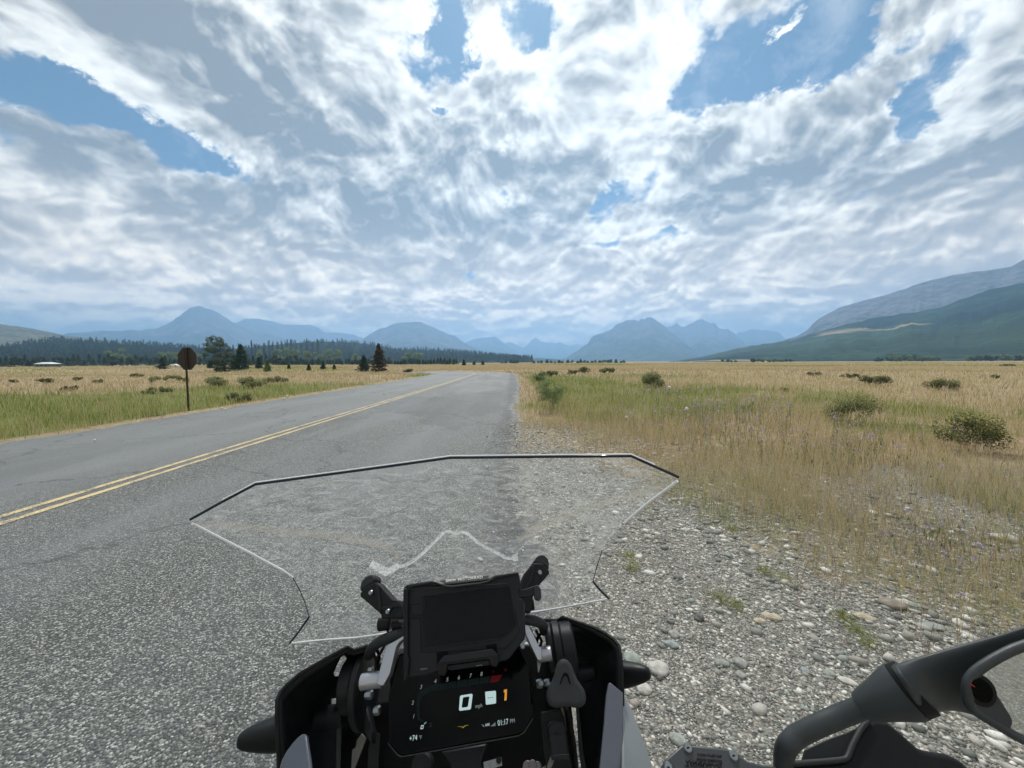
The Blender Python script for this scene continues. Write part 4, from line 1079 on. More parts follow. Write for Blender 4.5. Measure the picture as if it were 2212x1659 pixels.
# materials of the machine
BLACK = simple('black_plastic', (.0045, .0052, .0058), .50, spec=.22, bump=.12, bscale=2600, var=.25)
SATIN = simple('satin_black_plastic', (.0058, .0072, .0088), .42, spec=.22, bump=.10, bscale=2200, var=.3)
RUBBER = simple('grey_black_rubber', (.016, .0185, .020), .60, spec=.35, bump=.2, bscale=1800, var=.3)
DEEP = simple('deep_black', (.002, .0022, .0025), .6, spec=.1)
SHELL = simple('mirror_plastic', (.026, .031, .034), .46, spec=.45, bump=.12, bscale=2400, var=.2)
SILVER = simple('brushed_aluminium', (.42, .42, .45), .34, metal=.9, bump=.15, bscale=1500, var=.1)
STEEL = simple('steel', (.26, .28, .29), .35, metal=1.0)
PAINT = simple('blue_grey_paint', (.078, .088, .12), .36, coat=.5, bump=.03, bscale=3000)
PAINT_LIT = simple('panel_paint_lit', (.24, .255, .26), .38, coat=.5)  # same panel's paint made paler: the lit facet is put into the colour
WHITEP = simple('white_print', (.90, .92, .91), .5)
GLOSSB = simple('black_glass', (.0008, .001, .0012), .10, spec=.10)
TYRE = simple('tyre_rubber', (.018, .018, .018), .8, bump=.4, bscale=500)
def glow(name, col, st=1.0):
    m_, t, b = mat(name); t.put(b.inputs['Base Color'], (.0, .0, .0)); t.put(b.inputs['Emission Color'], col); t.put(b.inputs['Emission Strength'], st); t.put(b.inputs['Roughness'], .2); t.put(b.inputs['Specular IOR Level'], .08)
    return m_
LCDW = glow('screen_white', (.47, .62, .62), .95); LCDg = glow('screen_grey', (.36, .40, .40), .62); LCDO = glow('screen_orange', (.75, .33, .05), .85)
LCDR = glow('screen_red', (.07, .004, .006), .7); LCDT = glow('screen_teal_dim', (.004, .008, .008), .9); LCDY = glow('screen_yellow', (.45, .34, .03), .6); LCDf = glow('screen_faint', (.03, .045, .045), .8)

bike = empty('motorcycle', (-.06, .9, 0), label='motorcycle seen from the saddle, black dash and clear windscreen, parked on the asphalt edge', cat='motorcycle')

# ---- windscreen: one curved clear sheet with folds
WTOP = [cD(*q) for q in ((52, 364), (185, 290), (322, 218), (560, 186), (850, 147), (1130, 108), (1500, 104), (1880, 101), (1980, 145), (2078, 189))]
WBOT = [cD(*q) for q in ((464, 878), (600, 864), (740, 854), (870, 836), (1150, 795), (1450, 752), (1600, 729), (1788, 693))]
WLEF = [cD(*q) for q in ((52, 364), (60, 381), (160, 432), (300, 503), (430, 572), (476, 604), (505, 655), (530, 715), (545, 768), (505, 825), (464, 878))]
WRIG = [cD(*q) for q in ((2078, 189), (2072, 205), (1950, 295), (1850, 380), (1800, 435), (1760, 492), (1738, 560), (1722, 622), (1750, 655), (1788, 693))]
def wd(x, y, u=0, v=0):
    cx = (x - 955) / 540.0
    t_ = (y - 1000) / 400.0
    d = .575 + .155 * t_ - .085 * cx * cx
    d += .035 * math.exp(-((abs(cx) - .42) / .10) ** 2) * max(0, min(1, (y - 1100) / 150.0))        # moulded channels
    return d
def clear_plastic():
    m_ = bpy.data.materials.new('clear_acrylic'); m_.use_nodes = True; t = T(m_.node_tree); t.N.clear()
    co = t.n('ShaderNodeTexCoord').outputs['Object']
    tr = t.n('ShaderNodeBsdfTransparent', {'Color': (.985, .99, .99, 1)})
    rf = t.n('ShaderNodeBsdfRefraction', {'Color': (.93, .94, .94, 1), 'IOR': 1.0, 'Roughness': .0})
    gl = t.n('ShaderNodeBsdfGlossy', {'Color': (1, 1, 1, 1), 'Roughness': .06})
    df = t.n('ShaderNodeMixShader', {0: .5, 1: t.n('ShaderNodeBsdfDiffuse', {'Color': (.72, .73, .72, 1)}).outputs[0], 2: t.n('ShaderNodeBsdfTranslucent', {'Color': (.72, .73, .72, 1)}).outputs[0]})
    fr = t.n('ShaderNodeFresnel', {'IOR': 1.45})
    # dust and fine swirl scratches
    sw = t.noise(t.v('MULTIPLY', co, (3, 9, 9)), 9, 7, .7, 1.2); du = t.noise(co, 700, 2, .6); bg_ = t.noise(co, 5, 4, .6)
    dust = t.m('ADD', t.m('ADD', t.mr(sw, .44, .68, .06, .50), t.mr(du, .66, .74, 0, .15)), t.mr(bg_, .5, .8, 0, .14))
    a = t.n('ShaderNodeMixShader', {0: dust, 1: tr.outputs[0], 2: df.outputs[0]})
    nrm = t.n('ShaderNodeBump', {'Height': t.noise(co, 12, 2, .5), 'Strength': .25, 'Distance': .004})
    t.put(gl.inputs['Normal'], nrm)
    b_ = t.n('ShaderNodeMixShader', {0: t.m('MULTIPLY', fr.outputs[0], .55), 1: a.outputs[0], 2: gl.outputs[0]})
    t.N.remove(rf)
    t.n('ShaderNodeOutputMaterial', {'Surface': b_.outputs[0]})
    return m_
CLEAR = clear_plastic()
def fold_glint():  # white reflection on the moulded crease, painted as a pale translucent strip
    m_ = bpy.data.materials.new('fold_glint_white'); m_.use_nodes = True; t = T(m_.node_tree); t.N.clear()
    co = t.n('ShaderNodeTexCoord').outputs['Object']
    tr = t.n('ShaderNodeBsdfTransparent', {'Color': (1, 1, 1, 1)}); df = t.n('ShaderNodeMixShader', {0: .65, 1: t.n('ShaderNodeBsdfDiffuse', {'Color': (.86, .88, .87, 1)}).outputs[0], 2: t.n('ShaderNodeBsdfTranslucent', {'Color': (.9, .92, .91, 1)}).outputs[0]})
    f = t.mr(t.noise(co, 160, 5, .7), .30, .62, .15, .72)
    t.n('ShaderNodeOutputMaterial', {'Surface': t.n('ShaderNodeMixShader', {0: f, 1: tr.outputs[0], 2: df.outputs[0]}).outputs[0]})
    return m_
FOLD_GLINT = fold_glint()
ws = coons('windscreen', WTOP, WBOT, WLEF, WRIG, wd, 60, 36, CLEAR, bike)
tag(ws, label='clear windscreen with dark polished top edge')
def wtube(name, pts, r, material, n=3, lift=0.0, par=ws):
    path = []
    for a, b in zip(pts[:-1], pts[1:]):
        for k in range(n):
            q = (a[0] + (b[0] - a[0]) * k / n, a[1] + (b[1] - a[1]) * k / n); path.append(P(q[0], q[1], wd(*q) - lift))
    path.append(P(*pts[-1], wd(*pts[-1]) - lift))
    return tube(name, path, r, material, par, seg=8)
EDGED = simple('dark_polished_edge', (.006, .012, .028), .12); EDGEW = simple('edge_highlight_white', (.95, .96, .96), .5)  # white base colour stands for light piped out at the sheet's edges
def shift(pts, dx, dy): return [(x + dx, y + dy) for x, y in pts]
wtube('dark_edge', WTOP, .0019, EDGED)
wtube('edge_highlight', shift(WTOP[1:9], 0, -4.2), .0009, EDGEW)
wtube('edge_highlight', WLEF[1:6], .0017, EDGEW); wtube('dark_edge', WLEF[5:9], .0007, EDGED); wtube('dark_edge', WLEF[8:], .0017, EDGED)
wtube('edge_highlight', WRIG[1:4], .0018, EDGEW); wtube('dark_edge', WRIG[5:8], .0007, EDGED); wtube('dark_edge', WRIG[7:], .0017, EDGED)
wtube('edge_highlight', WBOT, .0016, EDGEW)
def wband(name, pts, wpx, material):
    V = []; F = []; n = len(pts)
    cv = [tuple(p)[:2] for p in curve([(x, y, 0) for x, y in pts], 6)]; n = len(cv)
    for i, (x, y) in enumerate(cv):
        a = cv[max(0, i - 1)]; b_ = cv[min(n - 1, i + 1)]; dx, dy = b_[0] - a[0], b_[1] - a[1]; l = math.hypot(dx, dy) or 1
        w = wpx[min(len(wpx) - 1, int(i / (n - 1) * (len(wpx) - 1) + .5))] * (1 + .25 * mnoise.noise(Vector((x * .05, y * .05, 0))))
        for s_ in (-1, 0, 1):
            q = (x - dy / l * w * s_, y + dx / l * w * s_); V.append(P(q[0], q[1], wd(*q) - .0012 - (.0018 if s_ == 0 else 0)))
    for i in range(n - 1):
        for j in range(2): a = i * 3 + j; F.append((a, a + 1, a + 4, a + 3))
    me = bpy.data.meshes.new(name); me.from_pydata(V, [], F); me.update()
    return link(name, me, material, ws, smooth=True)
wband('fold_line', [cD(*q) for q in ((800, 548), (835, 566), (872, 580), (905, 560), (945, 553), (1000, 518), (1060, 462), (1110, 414), (1150, 421), (1195, 419), (1250, 463), (1320, 500), (1370, 524), (1410, 520))], [9, 10, 7, 3.8, 3.2, 3.2, 3.2, 3.2, 3.2, 3.6, 8], FOLD_GLINT)
def faint():
    m_ = bpy.data.materials.new('faint_fold'); m_.use_nodes = True; t = T(m_.node_tree); t.N.clear()
    co = t.n('ShaderNodeTexCoord').outputs['Object']
    tr = t.n('ShaderNodeBsdfTransparent', {'Color': (1, 1, 1, 1)}); df = t.n('ShaderNodeMixShader', {0: .5, 1: t.n('ShaderNodeBsdfDiffuse', {'Color': (.52, .49, .42, 1)}).outputs[0], 2: t.n('ShaderNodeBsdfTranslucent', {'Color': (.52, .49, .42, 1)}).outputs[0]})
    f = t.mr(t.noise(co, 60, 5, .7), .35, .65, .12, .60)
    t.n('ShaderNodeOutputMaterial', {'Surface': t.n('ShaderNodeMixShader', {0: f, 1: tr.outputs[0], 2: df.outputs[0]}).outputs[0]})
    return m_
FAINT = faint()
wband('fold_line', [cD(*q) for q in ((62, 380), (300, 398), (620, 432), (850, 470), (920, 520))], [3, 6, 8, 8, 6], FAINT)
wband('fold_line', [cD(*q) for q in ((2068, 198), (1900, 255), (1700, 320), (1500, 398), (1410, 450))], [3, 7, 9, 9, 6], FAINT)

# ---- dark nose under the dash that closes the view between the panels
nose_pl = Pl((1000, 1500), .66, nb(0, -.62, .78))
plate('nose_cowl', [(806, 1432), (738, 1470), (722, 1560), (716, 1900), (1255, 1900), (1238, 1560), (1225, 1440), (1170, 1392), (1128, 1392), (1120, 1440), (885, 1440), (874, 1424)], nose_pl, .05, DEEP, bike, .004)

# ---- side fairings
def lef_fair():
    o_ = [cG(*q) for q in ((1350, 478), (1215, 522), (1145, 490), (1110, 512), (940, 604), (700, 742), (560, 860), (500, 930), (472, 1000), (468, 1180), (482, 1450), (490, 1659), (500, 1900))]
    i_ = [cG(*q) for q in ((1360, 560), (1260, 640), (1230, 700), (1200, 760), (1150, 900), (1120, 1000), (1110, 1080), (1100, 1150), (1090, 1250), (1085, 1350), (1085, 1480), (1085, 1659), (1090, 1900))]
    def d(x, y, u, v): return .60 - .10 * u + (.10 * v + .02 * math.sin(v * math.pi)) 
    f = coons('side_fairing', o_, i_, [o_[0], i_[0]], [o_[-1], i_[-1]], d, 60, 14, SATIN, bike, th=.006)
    apply_mods(f)
    cut(f, [cG(*q) for q in ((1018, 742), (1052, 660), (1090, 585), (1118, 568), (1142, 590), (1136, 625), (1095, 720), (1068, 768), (1030, 770))], .40, .95)
    tube('fairing_rim', [P(*q, .60 - .10 * k / 12.0) for k, q in enumerate(o_)], .0028, BLACK, f, seg=8)
    p = Pl(cG(720, 1560), .485, nb(-.35, -.60, .72))
    plate('painted_panel', [cG(*q) for q in ((708, 1330), (728, 1326), (745, 1350), (762, 1480), (780, 1600), (800, 1900), (480, 1900), (492, 1640), (512, 1580), (560, 1490), (620, 1410), (670, 1355))], p, .006, PAINT, f, .002, seg=3)
    # inner ribs and lamp shaft behind the slot
    plate('inner_rib', [cG(*q) for q in ((1045, 1280), (1085, 1260), (1095, 1300), (1080, 1900), (1035, 1900))], Pl(cG(1060, 1500), .56, nb(.4, -.6, .7)), .004, RUBBER, f, .001)
    cyl('lamp_shaft', P(*cG(980, 1165), .60), BX, .0155, .05, SATIN, f, [(0, .75), (.12, 1), (1, 1)])
    plate('light_patch', [cG(*q) for q in ((985, 985), (1075, 980), (1080, 1060), (990, 1075))], Pl(cG(1030, 1020), .615, nb(.2, -.6, .7)), .006, SILVER, f, .002)
    return f
LF = lef_fair()
def rig_fair():
    o_ = [cF(*q) for q in ((690, 488), (790, 492), (835, 465), (960, 505), (1080, 545), (1165, 588), (1240, 638), (1282, 690), (1298, 780), (1305, 900), (1310, 1060), (1314, 1400), (1316, 1900))]
    i_ = [cF(*q) for q in ((700, 560), (790, 560), (850, 575), (885, 620), (905, 700), (920, 780), (930, 860), (940, 960), (950, 1080), (965, 1200), (985, 1350), (1010, 1560), (1040, 1900))]
    def d(x, y, u, v): return .62 - .13 * u + (.10 * v + .025 * math.sin(v * math.pi))
    f = coons('side_fairing', o_, i_, [o_[0], i_[0]], [o_[-1], i_[-1]], d, 60, 14, SATIN, bike, th=.006, flip=True)
    apply_mods(f)
    cut(f, [cF(*q) for q in ((838, 522), (848, 514), (862, 517), (885, 548), (905, 590), (890, 600), (862, 560), (842, 552))], .40, .95)
    tube('fairing_rim', [P(*q, .62 - .13 * k / 12.0) for k, q in enumerate(o_)], .0026, BLACK, f, seg=8)
    p = Pl(cF(1240, 1400), .475, nb(.1, -.62, .75))
    plate('painted_panel', [cF(*q) for q in ((1200, 985), (1215, 980), (1316, 1062), (1318, 1900), (1110, 1900), (1130, 1659), (1165, 1300), (1182, 1080))], p, .006, PAINT, f, .002, seg=3)
    p2 = Pl(cF(1316, 1400), .476, nb(.75, -.42, .62))
    tag(plate('painted_panel', [cF(*q) for q in ((1317, 1064), (1360, 1135), (1440, 1330), (1550, 1640), (1620, 1900), (1319, 1900))], p2, .004, PAINT_LIT, f, .0015), label='pale outer face of the painted panel')
    plate('inner_rib', [cF(*q) for q in ((938, 1180), (960, 1178), (1000, 1560), (1060, 1900), (1010, 1900), (960, 1500))], Pl(cF(970, 1500), .56, nb(-.4, -.6, .7)), .004, RUBBER, f, .001)
    cyl('lamp_shaft', P(*cF(1005, 900), .62), BX, .0125, .04, SATIN, f, [(0, 1), (.88, 1), (1, .75)])
    return f
RF = rig_fair()

# ---- turn indicators
def indicator(tip, base, r0, squash, mat_, seg=28):
    ax = base - tip; L = ax.length; ax.normalize(); up = (Vector((0, 0, 1)) - ax * ax.z).normalized(); sd = ax.cross(up)
    prof = [(0, .10), (.012, .26), (.04, .38), (.12, .50), (.3, .66), (.6, .84), (.85, .96), (1.0, 1.0), (1.25, .96)]
    V = []; F = []
    for a, f in prof:
        for k in range(seg):
            q = 2 * math.pi * k / seg; c_, s_ = math.cos(q), math.sin(q)
            c_ = math.copysign(abs(c_) ** .75, c_); s_ = math.copysign(abs(s_) ** .75, s_)
            V.append(tip + ax * L * a + (up * c_ * r0 * f + sd * s_ * r0 * f * squash))
    n = len(prof)
    for i in range(n - 1):
        for k in range(seg): F.append((i * seg + k, i * seg + (k + 1) % seg, (i + 1) * seg + (k + 1) % seg, (i + 1) * seg + k))
    F += [tuple(range(seg))[::-1], tuple(range((n - 1) * seg, n * seg))]
    me = bpy.data.meshes.new('turn_indicator'); me.from_pydata(V, [], F); me.update(); finish(me)
    return link('turn_indicator', me, mat_, bike, smooth=True)
indicator(P(*cG(82, 1398), .58), P(*cG(478, 1322), .60), .0235, .8, SATIN)
indicator(P(*cF(1532, 905), .60), P(*cF(1300, 915), .62), .0190, .8, SATIN)

# ---- drums, arms, tube behind the dash
def drum(c, r, l, side, rs):
    prof = [(0, .86), (.06, .97), (.10, 1), (.55, 1), (.57, .965), (.60, .965), (.62, 1.03), (.90, 1.06), (1, .95)]
    if side > 0: prof = [(1 - a, f) for a, f in prof[::-1]]
    o = cyl('pivot_drum', c, BX, r, l, SATIN, bike, prof, 56, .0008)
    return o
drum(P(*cG(1245, 850), .60), .037, .036, -1, 1)
cyl('flange', P(*cG(1318, 900), .595), BX, .050, .012, SATIN, bike, [(0, .93), (.15, 1), (.85, 1), (1, .9)], 56)
plate('flange', [cG(*q) for q in ((1225, 1040), (1330, 1000), (1400, 1300), (1380, 1420), (1310, 1330), (1260, 1200))], Pl(cG(1300, 1200), .57, nb(0, -.6, .8)), .02, SATIN, bike, .003)
drum(P(*cF(848, 715), .58), .036, .033, 1, 1)
cyl('flange', P(*cF(735, 700), .58), BX, .032, .010, SATIN, bike, [(0, .92), (.2, 1), (1, 1)], 48)
# aluminium arms
apl = Pl(cG(1550, 640), .525, nb(-.25, -.70, .66))
plate('support_arm', [cG(*q) for q in ((1700, 372), (1700, 405), (1650, 440), (1622, 480), (1557, 745), (1498, 858), (1470, 868), (1436, 850), (1452, 738), (1520, 500), (1545, 458), (1600, 430))], apl, .010, SILVER, bike, .0012)
plate('support_arm', [cG(*q) for q in ((1550, 200), (1610, 196), (1612, 330), (1552, 352))], Pl(cG(1580, 270), .56, nb(-.2, -.7, .66)), .010, SILVER, bike, .001)
cyl('arm_boss', P(*cG(1390, 812), .535), BX, .0100, .030, SILVER, bike, None, 32)
apr = Pl(cF(600, 640), .545, nb(.25, -.70, .66))
plate('support_arm', [cF(*q) for q in ((505, 440), (535, 440), (575, 532), (652, 700), (672, 712), (672, 806), (640, 806), (628, 780), (548, 610), (520, 530))], apr, .010, SILVER, bike, .0012)
plate('support_arm', [cF(*q) for q in ((636, 806), (672, 806), (650, 900), (642, 900))], Pl(cF(650, 850), .56, nb(.2, -.7, .66)), .006, SILVER, bike, .001)
plate('support_arm', [cF(*q) for q in ((526, 345), (540, 340), (552, 440), (540, 450))], Pl(cF(540, 390), .55, nb(.2, -.7, .66)), .008, SILVER, bike, .001)
cyl('arm_boss', P(*cF(688, 757), .548), BX, .0094, .022, SILVER, bike, None, 32)
# cross tube
tp = [P(*cB(*q), d_) for q, d_ in (((700, 840), .55), ((640, 868), .55), ((540, 900), .55), ((430, 945), .56), ((365, 1000), .575), ((335, 1060), .60))]
tube('cross_tube', curve(tp, 6), .0075, RUBBER, bike, 20)
tp = [P(*cB(*q), d_) for q, d_ in (((1640, 740), .56), ((1720, 752), .56), ((1800, 770), .56), ((1850, 800), .57), ((1862, 850), .59))]
tube('cross_tube', curve(tp, 6), .0070, RUBBER, bike, 20)
for k, pts in enumerate([((370, 1010), (390, 1080), (400, 1150), (380, 1200)), ((400, 1000), (430, 1080), (410, 1150), (430, 1200)), ((480, 960), (440, 1040), (400, 1100), (410, 1160)), ((1850, 830), (1830, 880), (1810, 900), (1800, 960)), ((1790, 840), (1820, 900), (1840, 940), (1820, 1010)), ((1740, 830), (1770, 900), (1800, 940), (1780, 990))]):
    tube('cable', curve([P(*cB(*q), .60) for q in pts], 6), .0022, DEEP if k % 2 else RUBBER, bike, 8)
def bolt(c, ax, r, l, m_=STEEL, par=bike):
    b_ = cyl('bolt', c, ax, r, l, m_, par, [(0, .8), (.3, 1), (.8, 1), (1, .72)], 6 if l > .006 else 24, .0004)
    return b_
bolt(P(*cG(1362, 950), .56), BX, .0060, .012); bolt(P(*cG(1440, 1100), .55), BX, .0060, .010); bolt(P(*cF(656, 990), .54), BX, .0055, .010)
bolt(P(*cF(715, 985), .56), BX, .0050, .010); bolt(P(*cG(1380, 705), .57), BX, .0045, .008); bolt(P(*cF(770, 845), .56), BX, .0032, .008)
bolt(P(*cG(1680, 225), .555), BX, .0045, .008); bolt(P(*cF(508, 700), .54), nb(.4, -.6, .6), .0045, .012)
cyl('chrome_boss', P(*cG(1680, 650), .575), BX, .0195, .026, SATIN, bike, [(0, 1), (.9, 1), (1, .9)], 40)
cyl('chrome_boss', P(*cG(1622, 650), .574), BX, .0188, .003, STEEL, bike, None, 40, 0)
for q in ((1480, 930, 1560, 800, .58), (1500, 1020, 1570, 960, .58)):
    plate('bracket', [cG(q[0] - 50, q[1] + 110), cG(q[0] - 20, q[1] - 60), cG(q[2], q[3] - 40), cG(q[2] + 5, q[3] + 220)], Pl(cG(q[0], q[1]), q[4], nb(.15, -.7, .66)), .006, RUBBER, bike, .002)
    break
plate('bracket', [cG(*q) for q in ((1292, 1320), (1338, 1372), (1212, 1700), (1185, 1900), (1170, 1900), (1196, 1480), (1230, 1460), (1240, 1390))], Pl(cG(1260, 1500), .60, nb(.3, -.6, .7)), .005, simple('bracket_grey', (.10, .10, .09), .5, metal=.4), bike, .001)
plate('bracket', [cG(*q) for q in ((1350, 1480), (1400, 1300), (1470, 1330), (1440, 1900), (1340, 1900))], Pl(cG(1400, 1500), .60, nb(.3, -.6, .7)), .005, BLACK, bike, .001)
plate('bracket', [cF(*q) for q in ((826, 1178), (845, 1178), (858, 1260), (872, 1370), (862, 1372), (838, 1290))], Pl(cF(840, 1280), .60, nb(.3, -.6, .7)), .005, simple('bracket_tan', (.16, .15, .12), .5), bike, .001)

# ---- windscreen brackets
def wbracket(conv, outline, cap, inner, bolts, d, nx):
    pl = Pl(conv(*outline[0]), d, nb(nx, -.75, .62))
    b_ = plate('windscreen_bracket', [conv(*q) for q in outline], pl, .016, BLACK, bike, .0022, seg=3)
    plate('pad', [conv(*q) for q in cap], pl, .020, RUBBER, b_, .003, lift=-.006, seg=3)
    for q in inner: plate('rib', [conv(*w) for w in q], pl, .002, SATIN, b_, .0006, lift=.0022)
    for (x, y) in bolts:
        s_ = cyl('bolt', pl.at(conv(x, y), .0022), pl.n, .0036, .003, STEEL, b_, [(0, 1), (.5, 1), (1, .7)], 24, 0)
    return b_
wbracket(cB, [(258, 520), (300, 470), (372, 430), (405, 425), (425, 440), (545, 575), (605, 585), (632, 650), (636, 742), (560, 742), (442, 745), (440, 708), (258, 548)],
         [(256, 480), (262, 425), (300, 380), (350, 355), (376, 366), (392, 400), (372, 432), (300, 475), (262, 510)],
         [[(440, 640), (530, 630), (545, 610), (600, 602), (612, 640), (540, 645), (535, 665), (445, 672)], [(395, 440), (420, 450), (440, 600), (440, 700), (425, 690), (415, 560)]], [(352, 517), (500, 682)], .565, -.2)
wbracket(cB, [(1660, 420), (1690, 350), (1770, 255), (1860, 262), (1912, 330), (1908, 352), (1812, 462), (1765, 560), (1752, 690), (1690, 690), (1662, 560)],
         [(1730, 300), (1800, 205), (1830, 190), (1862, 190), (1898, 225), (1906, 262), (1905, 310), (1862, 268), (1775, 250)],
         [[(1770, 262), (1785, 268), (1755, 420), (1690, 520), (1675, 500), (1740, 400)]], [(1827, 342)], .565, .2)
cyl('hinge_pin', P(*cB(470, 790), .56), BX, .0085, .016, BLACK, bike); cyl('hinge_pin', P(*cB(590, 790), .56), BX, .0085, .014, BLACK, bike)
cyl('hinge_pin', P(*cB(1735, 625), .56), BX, .0070, .014, BLACK, bike)
plate('bracket', [cB(*q) for q in ((440, 735), (640, 735), (640, 850), (500, 870), (455, 800))], Pl(cB(540, 790), .58, nb(0, -.75, .62)), .006, BLACK, bike, .001)

# ---- dash display
dpl = Pl(cC(1130, 600), .50, nb(.02, -.72, .69))
disp = plate('dash_display', [cC(*q) for q in ((545, 300), (515, 470), (500, 640), (500, 945), (525, 980), (590, 1050), (620, 1063), (660, 1062), (1640, 880), (1690, 850), (1765, 730), (1776, 690), (1762, 480), (1735, 260), (1640, 60), (1600, 20), (600, 160))], dpl, .028, GLOSSB, bike, .003, seg=3)
tag(disp, label='black dash display showing zero speed')
plate('display_rim', [cC(*q) for q in ((500, 948), (505, 940), (528, 972), (592, 1042), (622, 1056), (1638, 874), (1684, 844), (1760, 726), (1770, 728), (1693, 852), (1642, 884), (620, 1067), (588, 1054))], dpl, .001, RUBBER, disp, 0, lift=.0011)
RT = -9.5
def txt(s, x, y, h, m_, shear=.18, sq=1.0, bold=0.0, name='readout'): return lettering(name, s, cC(x, y), h * .2480, dpl, m_, disp, RT, .0009, shear, squeeze=sq, bold=bold)
# large zero: a slanted box ring
def poly(name, pts, m_, lift=.0008, par=disp, pl=dpl, conv=cC, th=.0002):
    return plate(name, [conv(*q) for q in pts], pl, th, m_, par, 0, lift)
def ring(name, o_, i_, m_, lift=.0009):
    n = len(o_); V = [dpl.at(cC(*q), lift) for q in o_] + [dpl.at(cC(*q), lift) for q in i_]
    F = [(k, (k + 1) % n, n + (k + 1) % n, n + k) for k in range(n)]
    me = bpy.data.meshes.new(name); me.from_pydata(V, [], F); me.update()
    return link(name, me, m_, disp)
ring('speed_digit', [(1138, 527), (1232, 512), (1241, 522), (1226, 642), (1216, 650), (1130, 661), (1122, 652), (1130, 540)], [(1162, 543), (1208, 536), (1213, 540), (1200, 622), (1192, 628), (1150, 634), (1146, 628), (1156, 550)], LCDW)
poly('gear_box', [(1350, 500), (1356, 494), (1436, 486), (1444, 492), (1445, 590), (1438, 598), (1362, 608), (1356, 602)], LCDW)
for k in range(3): poly('gear_dash', [(1372 + k * 18, 548 - k * 2), (1385 + k * 18, 546 - k * 2), (1385 + k * 18, 551 - k * 2), (1372 + k * 18, 553 - k * 2)], GLOSSB, .0013)
poly('gear_digit', [(1514, 478), (1540, 472), (1537, 568), (1517, 573), (1521, 500), (1512, 502)], LCDO)
txt('mph', 1295, 618, 34, LCDg, .0, .95)
txt('01:17', 1505, 763, 48, LCDW, .0, .82); txt('PM', 1588, 750, 36, LCDg, 0, .9)
txt('+74', 724, 900, 46, LCDW, 0, .92); txt('°F', 785, 894, 32, LCDg, 0, .9)
for s_, x, y in (('1', 726, 711), ('2', 718, 592), ('3', 790, 455), ('4', 914, 405), ('5', 1019, 390), ('6', 1119, 373), ('7', 1220, 357), ('8', 1316, 342)):
    txt(s_, x, y, 34, LCDg, .2, 1.1, name='scale_digit')
for s_, x, y in (('9', 1417, 325), ('10', 1523, 307)): txt(s_, x, y, 27, LCDR, .2, 1.0, name='scale_digit')
ring('scale_digit', [(792, 788), (816, 784), (810, 818), (786, 821)], [(797, 794), (810, 792), (805, 812), (792, 814)], LCDW)
txt('RPM', 875, 775, 13, LCDf, 0, 1.0); txt('x1000', 872, 797, 13, LCDf, 0, .9)
arc_o = [(752, 640), (755, 560), (770, 500), (870, 440), (1100, 400), (1400, 358)]
arc_i = [(778, 650), (782, 575), (800, 535), (880, 490), (1100, 462), (1385, 416)]
for k in range(5):
    a, b_ = arc_o[k], arc_o[k + 1]; c_, d_ = arc_i[k], arc_i[k + 1]
    for h_ in range(1 if k < 3 else 3):
        n_ = 1 if k < 3 else 3; f0 = (h_ + .03) / n_; f1 = (h_ + .97) / n_
        L_ = lambda p, q, f: (p[0] + (q[0] - p[0]) * f, p[1] + (q[1] - p[1]) * f)
        poly('scale_segment', [L_(a, b_, f0), L_(a, b_, f1), L_(c_, d_, f1), L_(c_, d_, f0)], LCDT)
poly('scale_segment', [(752, 645), (760, 735), (830, 770), (836, 762), (782, 725), (778, 652)], LCDT)
poly('scale_segment', [(1405, 358), (1500, 345), (1470, 400), (1440, 412), (1390, 416)], LCDR)
poly('scale_tick', [(818, 772), (836, 757), (838, 762), (824, 776)], LCDW)
poly('mode_mark', [(1100, 800), (1145, 795), (1156, 803), (1172, 788), (1212, 784), (1175, 795), (1157, 813), (1142, 800)], LCDY)
poly('phone_icon', [(1318, 780), (1334, 784), (1342, 800), (1334, 798), (1328, 790)], LCDg)
poly('battery_icon', [(1350, 775), (1388, 766), (1391, 790), (1352, 797)], LCDg)
for k in range(4): poly('signal_bar', [(1402 + k * 10, 797 - k), (1408 + k * 10, 796 - k), (1408 + k * 10, 790 - k * 9), (1402 + k * 10, 791 - k * 9)], LCDg)

# ---- empty phone cradle above the display
npl = Pl(cB(1160, 800), .465, nb(.03, -.80, .60))
crad = plate('phone_cradle', [cB(*q) for q in ((636, 500), (642, 465), (665, 448), (880, 415), (920, 430), (960, 440), (1390, 390), (1430, 365), (1636, 336), (1648, 372), (1660, 470), (1640, 485), (1644, 560), (1672, 568), (1690, 600), (1700, 880), (1690, 925), (1640, 985), (1560, 1090), (1535, 1105), (1475, 1120), (1100, 1180), (940, 1200), (870, 1228), (800, 1248), (670, 1262), (640, 1262), (634, 900))], npl, .014, SATIN, bike, .0022, seg=3)
def ribbed():
    m_, t, b = mat('ribbed_insert'); t.put(b.inputs['Base Color'], (.007, .009, .011)); t.put(b.inputs['Roughness'], .5); t.put(b.inputs['Specular IOR Level'], .15)
    co = t.n('ShaderNodeTexCoord').outputs['Object']; X, Y, Z = t.xyz(co)
    w = t.m('SINE', t.m('MULTIPLY', t.m('ADD', X, t.m('MULTIPLY', Z, 1.1)), 2900.0))
    t.put(b.inputs['Normal'], t.n('ShaderNodeBump', {'Height': w, 'Strength': .5, 'Distance': .0006}))
    return m_
def frame_(name, o_, w, lift, m_):
    "thin raised border line following an outline"
    pts = [npl.at(cB(*q), lift) for q in o_] ; pts.append(pts[0])
    return tube(name, pts, w, m_, crad, 6, caps=False)
plate('ribbed_insert', [cB(*q) for q in ((822, 560), (850, 540), (1556, 468), (1606, 800), (1500, 902), (822, 992))], npl, .001, ribbed(), crad, .0003, lift=.0008)
frame_('border', ((806, 548), (1562, 456), (1618, 806), (1505, 918), (806, 1012)), .0007, .0006, SATIN)
